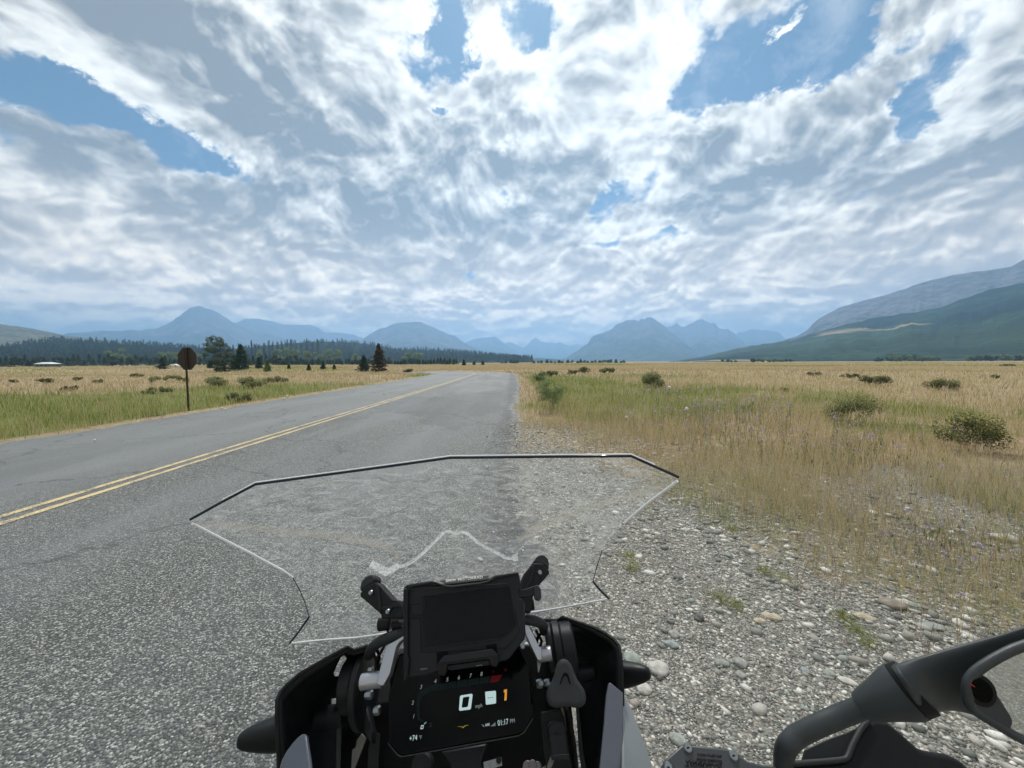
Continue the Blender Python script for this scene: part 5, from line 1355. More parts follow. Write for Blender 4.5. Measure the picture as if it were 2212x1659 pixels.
frame_('border', ((690, 520), (710, 490), (1545, 440), (1650, 860), (1530, 1000), (790, 1035), (785, 740), (692, 742)), .0006, .0004, BLACK)
frame_('border', ((700, 615), (770, 605), (800, 600), (800, 710), (722, 718), (700, 690)), .0008, .0006, SATIN)
plate('side_lip', [cB(*q) for q in ((634, 500), (650, 470), (690, 500), (678, 520), (675, 1060), (690, 1100), (670, 1270), (636, 1285))], npl, .004, BLACK, crad, .0014, lift=.005)
plate('top_lip', [cB(*q) for q in ((664, 446), (880, 412), (930, 428), (1000, 446), (1060, 452), (1300, 425), (1370, 408), (1430, 365), (1636, 334), (1642, 352), (1450, 385), (1380, 428), (1310, 445), (1050, 476), (990, 466), (900, 432), (690, 470))], npl, .004, RUBBER, crad, .0014, lift=.006)
plate('name_strip', [cB(*q) for q in ((942, 412), (1380, 362), (1376, 400), (1330, 410), (1050, 440), (1000, 438))], npl, .003, simple('grey_strip', (.10, .105, .10), .4), crad, .0006, lift=.004)
lettering('brand_lettering', 'BMW MOTORRAD', cB(1168, 399), 23 * .2480, npl, WHITEP, crad, -6.2, .0048, 0, squeeze=1.32, bold=.022)
plate('slot', [cB(*q) for q in ((928, 1040), (1025, 1026), (1025, 1070), (1000, 1075), (930, 1150))], npl, .001, DEEP, crad, 0, lift=.0016)
plate('slot', [cB(*q) for q in ((1358, 976), (1450, 960), (1452, 1040), (1420, 1010), (1358, 1015))], npl, .001, DEEP, crad, 0, lift=.0016)
def near(p, lift): return (npl.at(p, lift) - CO).dot(CR @ Vector((0, 0, -1)))
clpl = Pl(cC(1200, 250), near(cC(1200, 250), .016), nb(.02, -.62, .78))
cl = plate('clamp_bar', [cC(*q) for q in ((985, 180), (1410, 118), (1455, 165), (1462, 180), (950, 250), (942, 238))], clpl, .008, SATIN, crad, .0012, seg=2)
plate('clamp_bar', [cC(*q) for q in ((935, 245), (1460, 175), (1462, 260), (1450, 278), (1425, 282), (1392, 262), (1385, 215), (1020, 262), (1010, 330), (990, 362), (935, 345))], Pl(cC(1200, 240), near(cC(1200, 240), .014), nb(.02, -.90, .42)), .010, BLACK, crad, .002, seg=3)
plate('clamp_tongue', [cC(*q) for q in ((1020, 262), (1390, 212), (1390, 262), (1330, 272), (1060, 310), (1020, 300))], Pl(cC(1200, 260), near(cC(1200, 260), .009), nb(.02, -.80, .6)), .008, SATIN, crad, .001)
plate('catch', [cC(*q) for q in ((1268, 266), (1322, 258), (1328, 264), (1275, 273))], Pl(cC(1300, 265), near(cC(1300, 265), .0095), nb(.02, -.80, .6)), .001, simple('catch_grey', (.14, .13, .13), .4), crad, .0002)
plate('catch', [cC(*q) for q in ((782, 293), (845, 286), (846, 300), (783, 308))], npl, .001, simple('small_label', (.07, .07, .075), .4), crad, .0003, lift=.0008)
lv = Pl(cB(1640, 520), near(cB(1640, 520), -.004), nb(.05, -.80, .60))
plate('release_lever', [cB(*q) for q in ((1630, 492), (1700, 485), (1782, 455), (1784, 540), (1700, 560), (1640, 566))], lv, .006, SATIN, crad, .001)
plate('release_lever', [cB(*q) for q in ((1774, 470), (1790, 448), (1812, 450), (1836, 485), (1840, 560), (1818, 585), (1796, 582), (1776, 560))], lv, .012, RUBBER, crad, .0022, lift=.003, seg=3)

# ---- adjusting knob, socket cover, sticker under the display
kp = Pl(cF(860, 1000), .470, nb(.05, -.72, .69))
kc = kp.at(cF(860, 1015)); kr = .0262; kb = bmesh.new(); ring_ = []
ux = (kp.at(cF(960, 1015)) - kc).normalized(); uy = kp.n.cross(ux).normalized()
if uy.z < 0: uy = -uy
for k in range(96):
    a = 2 * math.pi * k / 96 + math.pi / 2
    f = .5 + .5 * math.cos(3 * (a - math.pi / 2)); f = .64 + .36 * f ** 1.2
    ring_.append(kc + ux * math.cos(a) * kr * f + uy * math.sin(a) * kr * f * 1.08)
kn = prism('adjuster_knob', ring_, -kp.n * .022, RUBBER, bike, .005, 4)
plate('grip_arch', [cF(*q) for q in ((812, 1000), (830, 935), (845, 905), (862, 900), (880, 915), (892, 950), (903, 1000), (890, 985), (872, 935), (856, 925), (840, 940), (826, 985))], kp, .002, DEEP, kn, .0004, lift=.0012)
up_ = Pl(cF(800, 1430), .50, nb(.12, -.72, .69))
uc = plate('socket_cover', [cF(*q) for q in ((713, 1350), (722, 1310), (750, 1288), (790, 1283), (830, 1290), (856, 1312), (868, 1370), (886, 1530), (892, 1590), (745, 1592), (738, 1500))], up_, .010, SATIN, bike, .003, seg=3)
def uline(a, b_): tube('socket_symbol', [up_.at(cF(*a), .0004), up_.at(cF(*b_), .0004)], .00045, BLACK, uc, 6)
uline((752, 1393), (828, 1382)); uline((775, 1389), (792, 1372)); uline((792, 1372), (806, 1370)); uline((790, 1388), (806, 1402)); uline((806, 1402), (818, 1400))
plate('cover_step', [cF(*q) for q in ((745, 1558), (890, 1545), (893, 1592), (748, 1596))], up_, .003, SATIN, uc, .001, lift=.0015)
plate('socket_mount', [cF(*q) for q in ((660, 1215), (820, 1190), (850, 1260), (900, 1560), (960, 1900), (740, 1900), (680, 1500))], Pl(cF(780, 1500), .54, nb(.1, -.72, .69)), .012, BLACK, bike, .002)
sp_ = Pl(cF(280, 1620), .53, nb(.02, -.6, .8))
st = plate('sticker', [cF(*q) for q in ((207, 1612), (350, 1574), (357, 1640), (216, 1680))], sp_, .0008, simple('sticker_grey', (.21, .23, .24), .45), bike, .0002)
for k in range(4): lettering("sticker_text", "-" * (6 + k % 2 * 3), cF(255 + k * 1.5, 1618 + k * 14), 2.6, sp_, BLACK, st, -14, .0003)
cyl('sticker_roundel', sp_.at(cF(330, 1597), .0004), sp_.n, .0038, .0004, BLACK, st, None, 24, 0)
plate('lower_dash', [cC(*q) for q in ((960, 1015), (1370, 940), (1340, 1030), (1320, 1100), (1330, 1500), (1080, 1500), (1040, 1120))], Pl(cC(1200, 1080), .535, nb(.02, -.6, .8)), .01, SATIN, bike, .003)
cyl('ignition_ring', P(*cC(800, 1150), .54), nb(0, -.6, .8), .016, .01, BLACK, bike, [(0, 1.1), (.7, 1), (1, .85)], 40)
for (x, y, r_) in ((600, 1640, .006), (560, 1655, .007), (640, 1645, .005)): cyl('bolt', P(*cF(x, y), .53), nb(0, -.6, .8), r_, .008, simple('dull_metal', (.16, .14, .15), .4, metal=.6), bike, None, 20)
tube('cable', curve([P(*cF(*q), .53) for q in ((660, 1700), (720, 1650), (740, 1620), (750, 1590))], 6), .0035, simple('tan_cable', (.20, .19, .17), .5), bike, 10)
tube('cable', curve([P(*cF(*q), .545) for q in ((870, 1180), (890, 1230), (900, 1300), (930, 1500), (950, 1700))], 6), .003, BLACK, bike, 10)

# ---- right mirror
ma = [P(*cE(x, y), d_) for x, y, d_ in ((845, 1150, .45), (845, 980, .44), (845, 860, .43), (852, 805, .425), (875, 765, .42), (930, 715, .42), (1050, 655, .415), (1180, 600, .41), (1320, 545, .40))]
tube('mirror_stem', curve(ma, 6), .0098, SHELL, bike, 28)
c0, c1 = P(*cE(1288, 556), .402), P(*cE(1545, 462), .385)
tube('mirror_collar', [c0, c0.lerp(c1, .06), c0.lerp(c1, .5), c0.lerp(c1, .86), c0.lerp(c1, 1.0)], [.0120, .0133, .0182, .0230, .0234], SHELL, bike, 48)
c2 = P(*cE(1600, 440), .382)
tube('mirror_neck_ring', [c1.lerp(c2, -.6), c1.lerp(c2, -.3), c2], [.0200, .0228, .0228], BLACK, bike, 48)
# shell: from the neck it flares round the glass; lofted sections
def shell():
    topc = [cE(*q) for q in ((1452, 322), (1475, 305), (1520, 294), (1700, 240), (1900, 182), (2050, 140), (2212, 88), (2500, 0), (2750, -10), (2900, 120))]
    botc = [cE(*q) for q in ((1640, 598), (1665, 597), (1700, 592), (1800, 580), (1900, 598), (2050, 650), (2212, 742), (2450, 850), (2700, 880), (2900, 700))]
    n = len(topc); V = []; F = []; m_ = 18
    tc = curve([(x, y, 0) for x, y in topc], 5); bc = curve([(x, y, 0) for x, y in botc], 5); n = len(tc)
    for i in range(n):
        s_ = i / (n - 1)
        d0 = .385 - .02 * s_
        for k in range(m_):
            a = 2 * math.pi * k / m_; f = .5 - .5 * math.cos(a); 
            q = (tc[i].x + (bc[i].x - tc[i].x) * f, tc[i].y + (bc[i].y - tc[i].y) * f)
            th = (.026 if s_ < .25 else .026 - .0 * s_)
            front = math.sin(a)
            dd = -th * front * (1.0 if s_ < .12 else max(.30, 1 - 4.0 * (s_ - .12))) if front > 0 else -.036 * front
            V.append(P(q[0], q[1], d0 + dd))
    for i in range(n - 1):
        for k in range(m_): F.append((i * m_ + k, i * m_ + (k + 1) % m_, (i + 1) * m_ + (k + 1) % m_, (i + 1) * m_ + k))
    F += [tuple(range(m_))[::-1], tuple(range((n - 1) * m_, n * m_))]
    me = bpy.data.meshes.new('mirror_shell'); me.from_pydata(V, [], F); me.update(); finish(me)
    o = link('mirror_shell', me, SHELL, bike, smooth=True); sb = o.modifiers.new('smooth', 'SUBSURF'); sb.levels = 1; sb.render_levels = 2
    return o
sh = shell()
gpl = Pl(cE(2060, 440), .350, Vector((-.20, -.93, .18)))
gpts = [(2500, 118), (2212, 205), (2080, 262), (1960, 335), (1905, 390), (1890, 440), (1893, 510), (1915, 560), (1975, 605), (2100, 680), (2212, 742), (2440, 820), (2700, 780), (2760, 500), (2720, 160)]
gs = curve([(*cE(*q), 0) for q in gpts + [gpts[0]]], 5)[:-1]
MIRR = simple('mirror_glass', (.80, .82, .80), .015, metal=1.0)
plate('mirror_glass', [(v.x, v.y) for v in gs], gpl, .002, MIRR, sh, 0)
rim_pts = [gpl.at((v.x, v.y), .0005) for v in gs]; rim_pts.append(rim_pts[0])
tube('mirror_rim', rim_pts, .0040, SHELL, sh, 14, caps=False)
def ell(cx, cy_, a, b_, rot, n=40): return [cE(cx + a * math.cos(t_) * math.cos(rot) - b_ * math.sin(t_) * math.sin(rot), cy_ + a * math.cos(t_) * math.sin(rot) + b_ * math.sin(t_) * math.cos(rot)) for t_ in [2 * math.pi * k / n for k in range(n)]]
plate('lens_bezel', [(v.x, v.y) for v in curve([(*cE(*q), 0) for q in ((1893, 400), (1935, 352), (1990, 390), (2050, 470), (2110, 560), (2150, 640), (2110, 690), (1975, 612), (1908, 560), (1890, 480), (1893, 400))], 5)[:-1]], gpl, .003, SHELL, sh, .0012, lift=.0030, seg=3)
plate('warning_lens', ell(1975, 462, 82, 56, R(52)), gpl, .002, GLOSSB, sh, .0008, lift=.0045)
plate('lens_bezel', [q for q in ell(1975, 465, 104, 76, R(52))], gpl, .002, BLACK, sh, .0008, lift=.0036)
plate('warning_lens', [cE(*q) for q in ((1905, 425), (1912, 423), (1935, 438), (1930, 441))], gpl, .0005, simple('red_lens', (.45, .02, .02), .2), sh, 0, lift=.0052)

# ---- hand guard and brake fluid reservoir
hp = Pl(cE(1400, 800), .46, nb(.1, -.60, .75))
hg = plate('hand_guard', [cE(*q) for q in ((1330, 628), (1360, 618), (1440, 630), (1520, 700), (1620, 790), (1700, 806), (1770, 815), (1850, 850), (1930, 920), (2100, 1100), (2200, 1300), (860, 1300), (880, 905), (900, 876), (1185, 852), (1212, 835), (1235, 770), (1290, 670))], hp, .02, BLACK, bike, .006, seg=4)
plate('guard_flank', [cE(*q) for q in ((945, 872), (962, 800), (1100, 735), (1200, 700), (1300, 652), (1320, 642), (1275, 720), (1240, 800), (1210, 842), (1180, 855), (1080, 862))], Pl(cE(1100, 800), .478, nb(-.2, -.6, .72)), .004, RUBBER, hg, .0015)
tube('guard_lip', curve([hp.at(cE(*q), .002) for q in ((900, 878), (1050, 866), (1180, 853), (1212, 832), (1238, 770), (1290, 675), (1335, 628))], 5), .0028, RUBBER, hg, 10)
rp = Pl(cE(420, 860), .43, nb(.05, -.50, .86))
rv = plate('brake_fluid_reservoir', [cE(*q) for q in ((120, 1000), (150, 890), (175, 850), (262, 772), (285, 766), (520, 790), (575, 812), (640, 862), (720, 880), (810, 895), (820, 1200), (120, 1200))], rp, .03, simple('reservoir_black', (.035, .039, .044), .42, bump=.1, bscale=2000), bike, .002, seg=3)
for s_, x, y, h_ in (('CLEAN FILLER CAP', 424, 830, 14), ('BEFORE REMOVING', 424, 858, 14), ('USE ONLY DOT 4', 345, 893, 14)):
    lettering('warning_text', s_, cE(x, y), h_ * .38, rp, BLACK, rv, 4.5, .0002, 0, ext=.0004, bold=.012)
lettering('warning_text', 'WARNING', cE(385, 876), 24 * .38, rp, BLACK, rv, 6.5, .0003, .35, ext=.0006, squeeze=1.5, bold=.02)
for (x, y) in ((302, 786), (562, 831), (190, 897)):
    s_ = cyl('screw', rp.at(cE(x, y), .0012), rp.n, .0050, .003, STEEL, rv, [(0, 1), (.6, 1), (1, .8)], 28, 0)
    plate('screw_recess', [rp.at(cE(x, y)) and cE(x + 11 * (1 if k % 2 else .55) * math.cos(k * math.pi / 6), y + 8 * (1 if k % 2 else .55) * math.sin(k * math.pi / 6)) for k in range(12)], rp, .0002, DEEP, s_, 0, lift=.0029)
tube('handlebar', curve([P(*cE(*q), d_) for q, d_ in (((300, 1150), .50), ((700, 1120), .50), ((1300, 1180), .47), ((1900, 1400), .42))], 6), .011, BLACK, bike, 20)

# ---- the machine ahead of and under the dash, as far as a step to the side would show it
def lean_pt(x, y, z): return Vector((-.02, 0, 0)) + LEAN @ Vector((x, y, z))
wc = lean_pt(0, 1.05, .33)
tube('front_wheel', [wc + (BY * math.cos(a) + BZ * math.sin(a)) * .285 for a in [2 * math.pi * k / 64 for k in range(65)]], .047, TYRE, bike, 18, caps=False)
cyl('wheel_hub', wc, BX, .06, .09, SATIN, bike)
for k in range(10):
    a = 2 * math.pi * k / 10; tube('spoke', [wc + (BY * math.cos(a) + BZ * math.sin(a)) * .05, wc + (BY * math.cos(a) + BZ * math.sin(a)) * .25], .006, SATIN, bike, 8)
for s_ in (-1, 1): tube('fork_leg', [lean_pt(s_ * .10, 1.05, .33), lean_pt(s_ * .10, .80, .92)], .024, BLACK, bike, 20)
# ------------------------------------------------------------------ road sign seen from behind
def sign():
    base = G(408.5, 884); z = float(ground_z(np.array([base.x]), np.array([base.y]))[0])
    rust = simple('brown_painted_steel', (.020, .010, .0085), .6, var=.5, bump=.3, bscale=60)
    rust2 = simple('brown_post_steel', (.040, .021, .017), .6, var=.5, bump=.3, bscale=60)
    root = empty('road_sign', (base.x, base.y, z), label='octagonal stop sign seen from its brown back, on a thin post left of road', cat='sign')
    d = base.y; S = d / FPX; top = (884 - 750) * S - z + .0
    hw, hh = 19.5 * S, 24 * S; cz = (884 - 774.5) * S - z
    bm = bmesh.new(); k = .4142
    o8 = [(-1, -k), (-1, k), (-k, 1), (k, 1), (1, k), (1, -k), (k, -1), (-k, -1)]
    r = 24 * S
    a = [bm.verts.new((x * r, -.0015, y * r)) for x, y in o8]; b_ = [bm.verts.new((x * r, .0015, y * r)) for x, y in o8]
    bm.faces.new(a); bm.faces.new(b_[::-1])
    for i in range(8): bm.faces.new((a[i], b_[i], b_[(i + 1) % 8], a[(i + 1) % 8]))
    bmesh.ops.recalc_face_normals(bm, faces=bm.faces)
    me = bpy.data.meshes.new('sign_face'); bm.to_mesh(me); bm.free()
    rot = Matrix.Translation((base.x, base.y + .03, z + cz)) @ Matrix.Rotation(R(-10), 4, 'Z')
    me.transform(rot); link('sign_face', me, rust, root)
    red = simple('red_sign_front', (.45, .02, .02), .4)
    def box(name, x0, x1, y0, y1, z0, z1, m_, mtx=None):
        bm = bmesh.new(); bmesh.ops.create_cube(bm, size=1)
        for v in bm.verts: v.co = ((x0 + x1) / 2 + v.co.x * (x1 - x0), (y0 + y1) / 2 + v.co.y * (y1 - y0), (z0 + z1) / 2 + v.co.z * (z1 - z0))
        me = bpy.data.meshes.new(name); bm.to_mesh(me); bm.free()
        if mtx: me.transform(mtx)
        o = link(name, me, m_, root); bevel(o, .003, 1); return o
    M0 = Matrix.Translation((base.x, base.y, z)) @ Matrix.Rotation(R(-10), 4, 'Z')
    # channel post: web and two flanges
    box('post', -.030, .030, -.012, -.006, -.3, cz + .378, rust2, M0); box('post', -.036, -.030, -.030, -.006, -.3, cz + .378, rust2, M0); box('post', .030, .036, -.030, -.006, -.3, cz + .378, rust2, M0)
    for zz_ in (cz - .25, cz + .25):
        bm = bmesh.new(); bmesh.ops.create_cone(bm, cap_ends=True, segments=6, radius1=.012, radius2=.012, depth=.02, matrix=M0 @ Matrix.Translation((0, -.02, zz_)) @ Matrix.Rotation(R(90), 4, 'X'))
        me = bpy.data.meshes.new('bolt'); bm.to_mesh(me); bm.free(); link('bolt', me, rust2, root)
sign()

# ------------------------------------------------------------------ stones
def stone_mesh(seed, sub=2, flat=.5, rough=.22):
    bm = bmesh.new(); bmesh.ops.create_icosphere(bm, subdivisions=sub, radius=1)
    o_ = Vector((seed * 3.1, seed * 1.7, 0))
    for v in bm.verts:
        n = mnoise.noise(v.co * .9 + o_) * rough * 1.6 + mnoise.noise(v.co * 2.3 + o_) * rough * .7
        v.co = v.co * (1 + n); v.co.z *= flat
    me = bpy.data.meshes.new('stone'); bm.to_mesh(me); bm.free(); return me
def stone_mat(name, c):
    m_, t, b = mat(name); co = t.n('ShaderNodeTexCoord').outputs['Object']
    n1 = t.noise(co, 1.4, 6, .65); n2 = t.noise(co, 9, 4, .7)
    t.put(b.inputs['Base Color'], t.mix(t.mr(n1, .35, .65), tuple(q * .72 for q in c), tuple(min(1, q * 1.15) for q in c)))
    t.put(b.inputs['Roughness'], .85); t.put(b.inputs['Normal'], t.n('ShaderNodeBump', {'Height': n2, 'Strength': .35, 'Distance': .08})); return m_
SM = {'grey': stone_mat('grey_stone', (.38, .375, .35)), 'green': stone_mat('green_grey_stone', (.34, .37, .33)), 'white': stone_mat('white_stone', (.60, .57, .52)), 'cream': stone_mat('cream_stone', (.56, .48, .36)), 'teal': stone_mat('teal_stone', (.33, .37, .355)), 'brown': stone_mat('brown_stone', (.30, .26, .21))}
ROCKS = [  # px, py, width px, height px, tilt, material, label
    (1365, 1410, 38, 34, 0, 'green', 'flat round green-grey stone beside the fairing, left of the white one'),
    (1421, 1430, 44, 30, 10, 'white', 'rounded white speckled stone right of the green-grey one'),
    (1392, 1473, 34, 22, 20, 'white', 'white stone half hidden behind the turn indicator'),
    (1465, 1579, 32, 30, -30, 'green', 'pale green-grey stone in the gravel between the fairing and the reservoir'),
    (1668, 1308, 38, 17, 24, 'cream', 'cream elongated stone, right of the two side by side'),
    (1642, 1318, 26, 15, 24, 'cream', 'shorter cream stone left of the longer cream one'),
    (1867, 1303, 40, 15, 22, 'cream', 'cream slab left of the brown slab'),
    (1931, 1277, 52, 26, 16, 'brown', 'large grey-brown slab at the edge of the flowers'),
    (1952, 1270, 36, 14, 18, 'white', 'white slab tucked behind the grey-brown one'),
    (1980, 1278, 30, 12, 20, 'teal', 'thin blue-grey slab right of the white one'),
    (2015, 1320, 52, 17, 12, 'teal', 'long teal green slab at the far right of the gravel'),
    (1560, 1410, 32, 14, 20, 'green', 'greenish oval stone in the middle of the gravel'),
    (1600, 1410, 30, 20, 0, 'grey', 'pale grey stone with a reddish cast, mid gravel'),
    (1600, 1435, 20, 14, 0, 'grey', 'small blue-grey stone right of the greenish oval'),
    (1456, 1353, 24, 18, 10, 'grey', 'dull grey stone nearer the windscreen'),
    (1450, 1375, 34, 16, 10, 'teal', 'pale green slab below the dull grey stone'),
    (1740, 1420, 18, 14, 0, 'teal', 'dark blue-grey pebble above the mirror arm'),
    (1792, 1425, 22, 16, 0, 'green', 'pale green stone above the mirror collar'),
    (1832, 1510 - 70, 40, 14, 30, 'white', 'whitish slab just above the mirror housing'),
    (2170, 1143, 48, 24, 14, 'white', 'large pale boulder at the right edge among the weeds'),
    (2075, 1075 + 50, 24, 12, 10, 'white', 'white stone left of the large pale boulder'),
    (1745, 1297 - 240, 26, 10, 0, 'white', 'white stone in the weeds beyond the gravel'),
    (1480, 1128, 20, 9, 10, 'white', 'white stone at the foot of the weeds beside the windscreen'),
    (1635, 1055 - 40, 22, 9, 0, 'cream', 'pale stone under the drift of lilac flowers'),
    (1720, 1130, 20, 11, 0, 'cream', 'yellowish stone between weeds and gravel'),
]
for k, (px, py, w, h, tilt, mk, lab) in enumerate(ROCKS):
    c = G(px, py); z = float(ground_z(np.array([c.x]), np.array([c.y]))[0]); s_ = c.y / FPX; dd = (c - CO).length / c.y
    me = stone_mesh(k + 1, 3, 1.0, .16)
    o = link('stone', me, SM[mk], label=lab, cat='stone', group='larger stones in the gravel', smooth=True)
    wid = w * s_ / 2; vis = h * s_ / 2
    ht = min(vis * .75, wid * .55); dep = max(wid * .5, min(wid * 1.1, vis * 1.35))
    o.scale = (wid, dep, ht); o.location = (c.x, c.y, z + ht * .35); o.rotation_euler = (0, 0, R(-tilt))

# loose pebbles over the apron and the stony margin: one heap nobody could count
def pebbles():
    m_, t, b = mat('loose_pebbles'); a = t.n('ShaderNodeAttribute', attribute_name='tint').outputs['Fac']
    col = t.ramp(a, [(0, (.10, .105, .095)), (.18, (.19, .195, .175)), (.4, (.30, .30, .27)), (.52, (.28, .31, .275)), (.62, (.37, .31, .27)), (.72, (.47, .45, .40)), (.86, (.64, .62, .56)), (1, (.80, .78, .72))], 'LINEAR')
    co = t.n('ShaderNodeTexCoord').outputs['Object']
    t.put(b.inputs['Base Color'], t.mix(t.mr(t.noise(co, 180, 3, .6), .35, .7, 0, .4), col, (.12, .12, .11))); t.put(b.inputs['Roughness'], .85)
    base = []
    for k in range(6):
        bm = bmesh.new(); bmesh.ops.create_icosphere(bm, subdivisions=1, radius=1); r_ = random.Random(k)
        V = np.array([np.array(v.co) * (1 + r_.uniform(-.34, .34)) for v in bm.verts]); F = np.array([[v.index for v in f.verts] for f in bm.faces]); bm.free(); base.append((V, F))
    n = 42000; r_ = np.random.default_rng(9)
    u = r_.uniform(0, 1, n); y = .9 + 9.5 * u ** 1.7; x = r_.uniform(-.16, 1, n) * (shoulder_w(y) + 3.4) + .1
    y2 = r_.uniform(-2.5, .9, 3000); x2 = r_.uniform(.1, 3.5, 3000); x = np.concatenate([x, x2]); y = np.concatenate([y, y2])
    ok = (road_dist(x, y) - ROADW / 2 > -.75 * r_.uniform(0, 1, len(x)) ** 5 - .02) & ((x - .1 - shoulder_w(y)) < r_.uniform(.1, 4.0, len(x)))
    x, y = x[ok], y[ok]; n = len(x); z = np.maximum(ground_z(x, y), np.where(road_dist(x, y) < ROADW / 2, .004, -9))
    s_ = .0034 + .0066 * r_.uniform(0, 1, n) ** 3 + .014 * (r_.uniform(0, 1, n) < .035 + .03 * (x > 1.8)) * r_.uniform(.4, 1.5, n) + .0009 * np.hypot(x, y)
    s_ = s_ * np.where(x - .1 > 1.0, 1.25, 1.0)
    parts = []
    for k in range(6):
        idx = np.arange(k, n, 6); V, F = base[k]; m2 = len(idx)
        an = r_.uniform(0, 6.28, m2); sc3 = np.stack([s_[idx] * r_.uniform(1.0, 1.6, m2), s_[idx] * r_.uniform(.7, 1.1, m2), s_[idx] * r_.uniform(.4, .7, m2)], 1)
        v = V[None] * sc3[:, None]; ca, sa = np.cos(an)[:, None], np.sin(an)[:, None]
        X = v[..., 0] * ca - v[..., 1] * sa + x[idx][:, None]; Y = v[..., 0] * sa + v[..., 1] * ca + y[idx][:, None]; Z = v[..., 2] + (z[idx] + sc3[:, 2] * .3)[:, None]
        VV = np.stack([X, Y, Z], -1).reshape(-1, 3); FF = (F[None] + (np.arange(m2) * len(V))[:, None, None]).reshape(-1, 3)
        parts.append((VV, FF, np.repeat(np.clip(r_.beta(1.4, 1.05, m2), 0, 1), len(V))))
    V, F, A = join(parts)
    link('pebbles', raw_mesh('pebbles', V, F, attr={'tint': A}), m_, kind='stuff')
pebbles()

# ------------------------------------------------------------------ far buildings, river
def far_box(o_root, name, x, y, z, sx, sy, sz, m_):
    bm = bmesh.new(); bmesh.ops.create_cube(bm, size=1)
    for v in bm.verts: v.co = (x + v.co.x * sx, y + v.co.y * sy, z + sz / 2 + v.co.z * sz)
    me = bpy.data.meshes.new(name); bm.to_mesh(me); bm.free(); return link(name, me, m_, o_root)
def far_house():
    c = CO + ray(104, 790) * 215; root = empty('house', (c.x, c.y, 0), label='long low building with a white metal roof at the foot of the left wood', cat='building')
    wl = simple('shed_wall', (.10, .11, .10), .8); rf = simple('white_metal_roof', (.70, .74, .74), .35)
    s_ = 215 / FPX; w = 30 * s_; far_box(root, 'wall', c.x, c.y, 0, w, 6, 1.7, wl)
    bm = bmesh.new(); h0, h1 = 1.7, 2.7
    P8 = [(-w / 2 - .4, -3.4, h0), (w / 2 + .4, -3.4, h0), (w / 2 + .4, 3.4, h0), (-w / 2 - .4, 3.4, h0), (-w / 2 + 1.2, 0, h1), (w / 2 - 1.6, 0, h1)]
    v = [bm.verts.new((c.x + a, c.y + b_, q)) for a, b_, q in P8]
    for f in ((0, 1, 5, 4), (2, 3, 4, 5), (1, 2, 5), (3, 0, 4), (3, 2, 1, 0)): bm.faces.new([v[k] for k in f])
    me = bpy.data.meshes.new('roof'); bm.to_mesh(me); bm.free(); link('roof', me, rf, root)
    for k in range(3): far_box(root, 'window', c.x - w * .3 + k * w * .3, c.y - 3.02, .6, 1.0, .06, .7, simple('dark_pane', (.02, .025, .03), .2))
far_house()
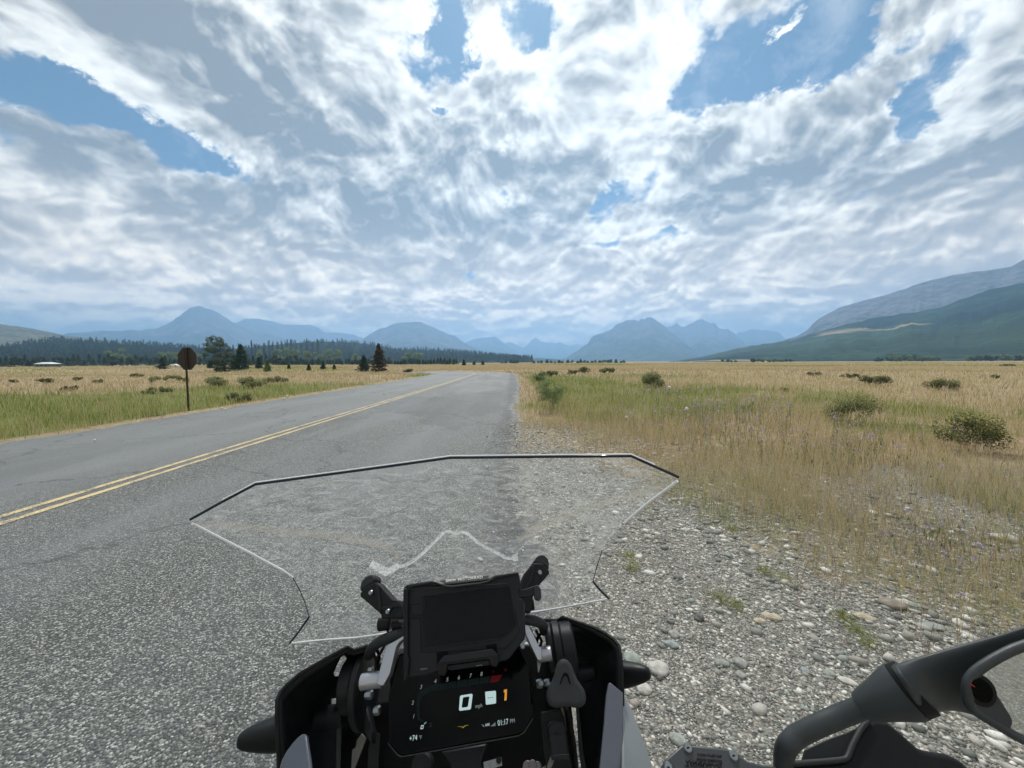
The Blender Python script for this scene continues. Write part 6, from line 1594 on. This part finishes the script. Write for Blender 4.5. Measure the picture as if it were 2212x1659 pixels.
def far_car(px, wpx, label, col):
    c = CO + ray(px, 788) * 190; s_ = 190 / FPX; w = wpx * s_; root = empty('parked_vehicle', (c.x, c.y, 0), label=label, cat='vehicle')
    m_ = simple('vehicle_paint', col, .3); bm = bmesh.new(); prof = [(-.5, .25), (-.5, .8), (-.42, .9), (-.28, 1.35), (.12, 1.4), (.30, .95), (.48, .85), (.5, .25)]
    a = [bm.verts.new((c.x + x * w, c.y - .9, z)) for x, z in prof]; b_ = [bm.verts.new((c.x + x * w, c.y + .9, z)) for x, z in prof]
    bm.faces.new(a); bm.faces.new(b_[::-1])
    for i in range(8): bm.faces.new((a[i], b_[i], b_[(i + 1) % 8], a[(i + 1) % 8]))
    bmesh.ops.recalc_face_normals(bm, faces=bm.faces)
    me = bpy.data.meshes.new('body'); bm.to_mesh(me); bm.free(); link('body', me, m_, root)
    for sx in (-.32, .32):
        bm = bmesh.new(); bmesh.ops.create_cone(bm, cap_ends=True, segments=16, radius1=.34, radius2=.34, depth=1.9, matrix=Matrix.Translation((c.x + sx * w, c.y, .34)) @ Matrix.Rotation(R(90), 4, 'X'))
        me = bpy.data.meshes.new('wheel'); bm.to_mesh(me); bm.free(); link('wheel', me, TYRE0, root)
TYRE0 = simple('far_tyre', (.02, .02, .02), .8)
far_car(377, 17, 'small white vehicle parked far off, seen just left of the sign', (.75, .76, .75))
def river():
    m_, t, b = mat('bright_water'); t.put(b.inputs['Base Color'], (.62, .64, .62)); t.put(b.inputs['Roughness'], .35)
    for (x0, x1, d0, d1) in ((1930, 2110, 640, 720), (1690, 1990, 800, 860)):
        a = [CO + ray(x0, 780) * d0, CO + ray(x1, 780) * d0, CO + ray(x1, 780) * d1, CO + ray(x0, 780) * d1]
        V = []; F = []; n = 24
        for i in range(n + 1):
            f = i / n; p, q = a[0].lerp(a[1], f), a[3].lerp(a[2], f); w = 8 * mnoise.noise(Vector((f * 6, d0, 0)))
            V += [(p.x, p.y + w, 1.1), (q.x, q.y + w * 2, 1.1)]
        for i in range(n): F.append((2 * i, 2 * i + 2, 2 * i + 3, 2 * i + 1))
        me = bpy.data.meshes.new('river'); me.from_pydata(V, [], F); me.update(); link('river', me, m_, kind='structure')
river()
# ------------------------------------------------------------------ the smoky summer air
def haze_box():
    b = bmesh.new(); bmesh.ops.create_cube(b, size=1)
    me = bpy.data.meshes.new('haze'); 
    x, y0, y1, z0, z1 = 13000, -3000, 15000, -1.6, 1160
    for v in b.verts: v.co = (v.co.x * 2 * x, y0 if v.co.y < 0 else y1, z0 if v.co.z < 0 else z1)
    b.to_mesh(me); b.free()
    m_ = bpy.data.materials.new('air'); m_.use_nodes = True; t = T(m_.node_tree); t.N.clear()
    pv = t.n('ShaderNodeVolumePrincipled', {'Color': (.36, .64, 1.0, 1), 'Density': 1.9e-4, 'Anisotropy': .45})
    t.n('ShaderNodeOutputMaterial', {'Volume': pv.outputs[0]})
    return link('haze', me, m_, kind='stuff')
haze = haze_box()
